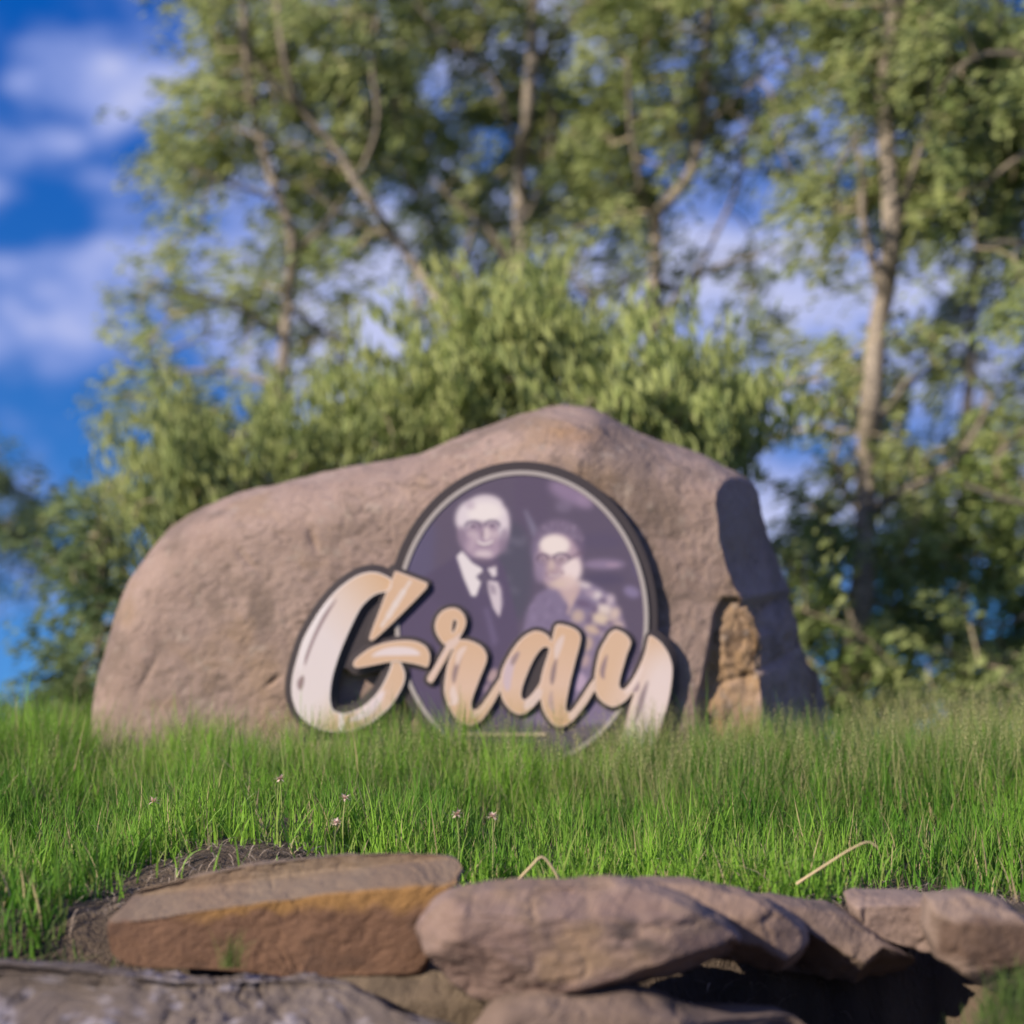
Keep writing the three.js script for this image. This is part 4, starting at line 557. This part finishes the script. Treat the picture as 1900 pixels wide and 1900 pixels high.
const treeSpecs = [
  { name: 'poplar_tree', label: 'tall pale trunked tree right of the boulder with branches forking both ways', d: 9.6, trunk: [[1572, 1470], [1582, 1330], [1588, 1200], [1600, 1080], [1606, 950], [1610, 850], [1616, 760], [1622, 680], [1630, 600], [1643, 530], [1655, 440], [1650, 330], [1640, 180], [1660, 20], [1668, -200]], r: [0.092, 0.05],
    limbs: [[[1614, 770], [1590, 762], [1552, 730], [1520, 705]], [[1622, 790], [1660, 740], [1700, 700], [1760, 662]], [[1608, 955], [1650, 925], [1720, 890], [1775, 850], [1815, 790], [1840, 730]], [[1604, 960], [1580, 930], [1560, 880], [1545, 850]], [[1655, 440], [1700, 300], [1720, 220], [1730, 130]], [[1640, 560], [1600, 400], [1600, 330], [1580, 230]]] },
  { name: 'poplar_tree', label: 'pale trunked tree rising straight above the highest point of the boulder', d: 10.6, trunk: [[985, 1465], [975, 1000], [968, 700], [966, 520], [965, 400], [966, 310], [978, 220], [986, 120], [990, 40], [995, -220]], r: [0.075, 0.035],
    limbs: [[[966, 300], [945, 235], [922, 160], [880, 110], [840, 80], [795, 35], [770, 0]], [[968, 420], [1010, 330], [1025, 260], [1020, 160]], [[966, 520], [900, 420], [850, 380], [800, 330]], [[986, 120], [1040, 60], [1090, 0]]] },
  { name: 'poplar_tree', label: 'slender leaning pale tree that slants up to the left over the boulder', d: 10.1, trunk: [[1010, 1465], [930, 850], [862, 650], [820, 565], [775, 500], [740, 450], [700, 395], [660, 340], [625, 280], [560, 200], [530, 120], [500, -200]], r: [0.046, 0.02],
    limbs: [[[740, 450], [640, 400], [560, 340]], [[660, 340], [700, 230], [690, 120], [700, 20]], [[820, 565], [860, 480], [880, 420]], [[625, 280], [500, 260], [420, 230]], [[560, 200], [470, 110], [430, 40]]] },
  { name: 'poplar_tree', label: 'leftmost tree, its trunk standing upright above the left half of the boulder', d: 10.4, trunk: [[500, 1465], [508, 1000], [515, 800], [522, 720], [530, 620], [535, 540], [545, 460], [520, 370], [500, 320], [470, 200], [455, 60], [440, -220]], r: [0.062, 0.025],
    limbs: [[[530, 620], [440, 570], [340, 540], [270, 530]], [[522, 720], [420, 690], [300, 690]], [[545, 470], [600, 420], [640, 360]], [[515, 800], [400, 810], [290, 800]], [[520, 370], [400, 330], [330, 300]], [[532, 560], [600, 620], [660, 640]], [[510, 880], [380, 870], [230, 880]]] },
  { name: 'poplar_tree', label: 'forked tree just right of the boulder top, a Y shaped trunk against the sky', d: 10.3, trunk: [[1200, 1465], [1208, 900], [1212, 620], [1215, 540], [1217, 440], [1216, 405], [1250, 360], [1278, 330], [1300, 240], [1310, 100], [1320, -200]], r: [0.068, 0.028],
    limbs: [[[1216, 415], [1200, 380], [1188, 340], [1170, 240], [1165, 120]], [[1212, 620], [1250, 560], [1300, 490], [1340, 410], [1380, 310], [1400, 200]], [[1262, 545], [1310, 505], [1370, 480]], [[1208, 700], [1165, 660], [1120, 580], [1060, 510]], [[1300, 240], [1380, 170], [1440, 110]]] },
  { name: 'shade_tree', label: 'dark slim trunked tree half hidden at the far right', d: 11.6, dark: true, trunk: [[1780, 1465], [1785, 1000], [1790, 800], [1800, 700], [1803, 600], [1812, 500], [1830, 350], [1850, 150], [1860, -200]], r: [0.06, 0.03],
    limbs: [[[1803, 620], [1760, 560], [1710, 520]], [[1812, 500], [1880, 430], [1960, 380]], [[1790, 800], [1850, 720], [1900, 690]], [[1788, 900], [1840, 880], [1920, 850]], [[1785, 1050], [1850, 1010], [1900, 1000]]] },
  { name: 'shade_tree', label: 'thin dark stemmed tree between the leaning tree and the straight central tree', d: 11.8, dark: true, trunk: [[900, 1465], [880, 800], [862, 560], [838, 490], [800, 420], [760, 340], [738, 270], [740, 150], [760, -200]], r: [0.045, 0.02],
    limbs: [[[800, 420], [790, 300], [840, 200]], [[760, 340], [660, 270], [600, 150]], [[862, 560], [900, 470], [930, 380]]] },
  { name: 'shade_tree', label: 'leaning tree at the upper right corner with one long arching bough', d: 9.2, trunk: [[2080, 1465], [2060, 900], [2040, 600], [2000, 300], [1990, 100], [1980, -200]], r: [0.085, 0.05],
    limbs: [[[1992, 130], [1900, 105], [1830, 100], [1780, 125], [1745, 170]], [[2010, 320], [1940, 280], [1880, 300], [1820, 350]], [[2035, 560], [1950, 470], [1870, 450], [1810, 460]], [[2055, 850], [1980, 760], [1900, 800], [1850, 850]], [[2060, 950], [1960, 940], [1880, 930], [1790, 900]], [[2070, 1150], [1950, 1130], [1860, 1160]]] },
];
const shrubSpecs = [
  { label: 'yellow green feathery shrub behind the boulder below the central trunk', d: 9.1, foot: [930, 1465], zone: [[900, 720, 120, 120], [790, 800, 110, 50], [990, 680, 90, 90]], n: 140, narrow: true, tones: [[0.23, 0.31, 0.095], [0.46, 0.50, 0.20]] },
  { label: 'light green shrub behind the boulder just right of its peak', d: 8.7, foot: [1250, 1465], zone: [[1250, 780, 110, 60], [1350, 840, 90, 50], [1130, 760, 90, 50]], n: 80, narrow: true, tones: [[0.21, 0.29, 0.09], [0.44, 0.49, 0.19]] },
  { label: 'bushy green shrub over the left shoulder of the boulder', d: 9.1, foot: [480, 1465], zone: [[560, 860, 150, 60], [400, 930, 140, 60], [660, 830, 120, 50], [300, 990, 100, 70]], n: 95, narrow: true, tones: [[0.19, 0.26, 0.085], [0.42, 0.46, 0.18]] },
  { label: 'dark green shrub low beside the left edge of the boulder', d: 9.2, foot: [190, 1465], zone: [[190, 1010, 80, 80], [150, 1260, 50, 110], [120, 1340, 120, 40], [170, 1090, 50, 60]], n: 110, free: true, narrow: false, tones: [[0.08, 0.14, 0.05], [0.17, 0.23, 0.08]] },
  { label: 'blurred dark bush farther back, reaching in from the left edge of the picture', d: 13.5, foot: [-230, 1465], zone: [[40, 1000, 110, 70], [10, 905, 45, 80], [80, 960, 80, 60], [-40, 1050, 110, 50], [-150, 1000, 120, 200]], n: 230, free: true, narrow: false, tones: [[0.05, 0.10, 0.045], [0.11, 0.17, 0.07]] },
  { label: 'green undergrowth shrub between the boulder and the tall pale trunk', d: 9.8, foot: [1560, 1465], zone: [[1540, 1010, 90, 90], [1510, 1140, 60, 90], [1600, 1240, 110, 110]], n: 150, narrow: false, tones: [[0.16, 0.25, 0.065], [0.33, 0.41, 0.13]] },
  { label: 'broad green shrub low at the right of the tall pale trunk', d: 9.9, foot: [1780, 1465], zone: [[1740, 1010, 120, 110], [1860, 1010, 120, 130], [1720, 1180, 130, 100], [1880, 1230, 110, 110], [1790, 1290, 180, 60], [1990, 1100, 120, 260]], n: 330, narrow: false, tones: [[0.17, 0.26, 0.068], [0.36, 0.43, 0.14]] },
];
// sprays of leaves on twigs; each spray hangs on the nearest branch or earlier spray, so the twigs grow as a net outward
function foliage(root, sprays, skeleton, o) {
  const nodes = skeleton.map((p) => ({ p, up: -1, n: 0 })), base = nodes.length, leaves = [], Q = new THREE.Quaternion(), Z = V3(0, 1, 0);
  const open = sprays.map((p) => { let b = 1e9, k = 0; skeleton.forEach((s, i) => { const q = s.distanceToSquared(p); if (q < b) { b = q; k = i; } }); return { p, b, k }; }).sort((a, c) => a.b - c.b);
  for (const s of open) { let b = s.b * 0.8, k = s.k; for (let i = base; i < nodes.length; i++) { const q = nodes[i].p.distanceToSquared(s.p); if (q < b) { b = q; k = i; } } nodes.push({ p: s.p, up: k, n: 1 }); }
  for (let i = nodes.length - 1; i >= base; i--) if (nodes[i].up >= base) nodes[nodes[i].up].n += nodes[i].n;
  const twigs = [];
  for (let i = base; i < nodes.length; i++) {
    const a = nodes[nodes[i].up].p, b = nodes[i].p, len = a.distanceTo(b); if (len < 0.01) continue;
    const mid = a.clone().lerp(b, 0.5).add(V3(gauss() * 0.05, 0.06 * len + gauss() * 0.04, gauss() * 0.05)); const r = 0.0022 * Math.sqrt(nodes[i].n) + 0.0014;
    const thin = len > 0.55 ? 0.0035 : 0.009; twigs.push(tube([a, mid, b], Math.min(r * 1.2, thin), Math.min(r, thin), 4, 3));
    const dir = b.clone().sub(a).normalize().add(V3(gauss() * 0.5 - (o.wind ?? 0.25), gauss() * 0.35 + (o.lift ?? -0.1), gauss() * 0.5)).normalize(), L = (o.len ?? 0.26) * rr(0.6, 1.3), cnt = Math.round((o.cnt ?? 15) * rr(0.7, 1.35));
    const tint = rnd(), dk = rr(0.85, 1.12);
    for (let k = 0; k < cnt; k++) {
      const t = rr(-0.3, 1), sp = o.spread ?? 0.05, p = b.clone().addScaledVector(dir, L * t).add(V3(gauss() * sp, gauss() * sp * 0.8 - 0.06 * t * t * L * 4, gauss() * sp));
      const st = o.stream, ld = dir.clone().multiplyScalar(0.35).add(V3(gauss() * 0.5 + st[0], gauss() * 0.42 + st[1], gauss() * 0.6)).normalize(); const nn = SUN_DIR.clone().multiplyScalar(0.9).add(V3(gauss() * 0.9, gauss() * 0.9 + 0.25, gauss() * 0.9)), sx = new THREE.Vector3().crossVectors(ld, nn).normalize(); nn.crossVectors(sx, ld); Q.setFromRotationMatrix(new THREE.Matrix4().makeBasis(sx, ld, nn));
      const s = (o.size ?? 0.056) * rr(0.65, 1.3), c = lerp3(o.tones[0], o.tones[1], clamp(tint * 0.65 + rnd() * 0.4, 0, 1)).map((v) => v * dk);
      leaves.push([M4(p, Q, V3(s, s, s)), c]);
    }
  }
  if (twigs.length) { const m = put('twigs', mergeGeometries(twigs), twigMat, root); m.userData.kind = 'stuff'; }
  const cr = instanced('crown', o.narrow ? leafNarrow : leafRound, foliageMat, leaves, root); cr.userData.kind = 'stuff';
  return leaves.length;
}
{
  const built = treeSpecs.map((t) => {
    const foot = at(t.trunk[0][0], t.trunk[0][1], t.d); foot.y = GY(foot.x, foot.z);
    const root = thing(t.name, t.label, 'tree', foot), rel = (p, dz = 0) => at(p[0], p[1], t.d + dz).sub(foot);
    const tr = t.trunk.map((p, i) => (i ? rel(p, 0.12 * Math.sin(i * 1.7)) : V3(0, 0, 0))), mat = bark, skel = [], px = [];
    put('trunk', tube(tr, t.r[0] * 0.74, t.r[1] * 0.74, 14, 60, 0.10), mat, root);
    const tc = new THREE.CatmullRomCurve3(tr).getPoints(60); skel.push(...tc.slice(14)); const p2 = new THREE.CatmullRomCurve3(t.trunk.map(([x, y]) => V3(x, y, 0))).getPoints(40); px.push(...p2.slice(8));
    t.limbs.forEach((l, k) => {
      const dz = (k % 2 ? 1 : -1) * rr(0.05, 0.5), a = new THREE.CatmullRomCurve3(l.map((p, i) => rel(p, dz * i / (l.length - 1)))), pts = a.getPoints(14);
      let near = tc[0]; for (const q of tc) if (q.distanceToSquared(pts[0]) < near.distanceToSquared(pts[0])) near = q; pts[0] = pts[0].distanceTo(near) < 0.3 ? near.clone() : pts[0];
      put('branch', tube(pts, t.r[0] * (0.22 + 0.05 * (k % 3)), 0.008, 8, 22, 0.08), mat, root); skel.push(...pts.slice(1)); px.push(...new THREE.CatmullRomCurve3(l.map(([x, y]) => V3(x, y, 0))).getPoints(14).slice(2));
    });
    return { t, root, foot, skel, px, sprays: [], tones: t.dark || t.d < 9.5 ? [[0.165, 0.24, 0.075], [0.38, 0.43, 0.165]] : [[0.19, 0.26, 0.085], [0.42, 0.46, 0.18]] };
  });
  for (let i = 0; i < 30000; i++) {
    const x = rr(40, 2140), y = rr(-420, 1340); if (rnd() > density(x, y) * (y < 0 ? 0.16 : y > 950 ? 0.14 : y < 420 ? 0.37 : 0.20) * (x > 1900 ? 0.7 : 1)) continue;
    let best = null, b = 1e9; for (const o of built) for (const p of o.px) { const q = Math.hypot(p.x - x, (p.y - y) * 0.8) * (0.75 + 0.5 * hash3(i, built.indexOf(o), 3)); if (q < b) { b = q; best = o; } }
    const dd = b < 34 ? 0.45 + Math.abs(gauss()) * 0.6 : 0.25 + gauss() * 0.8; best.sprays.push(at(x, y, best.t.d + dd).sub(best.foot));
  }
  let total = 0; for (const o of built) total += foliage(o.root, o.sprays, o.skel, { tones: o.tones, size: 0.052, cnt: 38, spread: 0.06, len: 0.32, stream: [-0.75, -0.28] });
  for (const s of shrubSpecs) {
    const foot = at(s.foot[0], s.foot[1], s.d); foot.y = GY(foot.x, foot.z); const root = thing('shrub', s.label, 'shrub', foot), skel = [], sprays = [];
    s.zone.forEach(([x, y, rx, ry], k) => { const tip = at(x, y - ry * 0.3, s.d + (k % 2 ? 0.2 : -0.2)).sub(foot), pts = [V3(gauss() * 0.05, 0, gauss() * 0.05), tip.clone().multiplyScalar(0.5).add(V3(-tip.x * 0.25, 0, 0)), tip]; put('stem', tube(pts, 0.026, 0.006, 6, 14, 0.1), bark, root); skel.push(...new THREE.CatmullRomCurve3(pts).getPoints(14).slice(5)); });
    const area = s.zone.map(([, , rx, ry]) => rx * ry), sum = area.reduce((a, b) => a + b);
    for (let i = 0; i < s.n; i++) { let q = rnd() * sum, k = 0; while (q > area[k] && k < area.length - 1) q -= area[k++]; const [x, y, rx, ry] = s.zone[k], a = rr(0, 6.283), r = Math.min(1.5, Math.abs(gauss()) * 1.15); if (!s.free && rnd() > density(x + Math.cos(a) * rx * r, y + Math.sin(a) * ry * r) + 0.25) continue; sprays.push(at(x + Math.cos(a) * rx * r, y + Math.sin(a) * ry * r, s.d - 0.15 + gauss() * 0.35).sub(foot)); }
    total += foliage(root, sprays, skel, { tones: s.tones, stream: s.narrow ? [-0.2, 0.85] : [-0.6, -0.2], size: s.narrow ? 0.078 : 0.05, cnt: s.narrow ? 46 : 34, narrow: s.narrow, spread: s.narrow ? 0.05 : 0.075, len: s.narrow ? 0.50 : 0.26, lift: s.narrow ? 1.2 : -0.05, wind: s.narrow ? -0.25 : 0.1 });
  }
  console.log('leaves', total, 'sprays', built.map((o) => o.sprays.length).join(' '));
}
renderer.render(scene, camera);
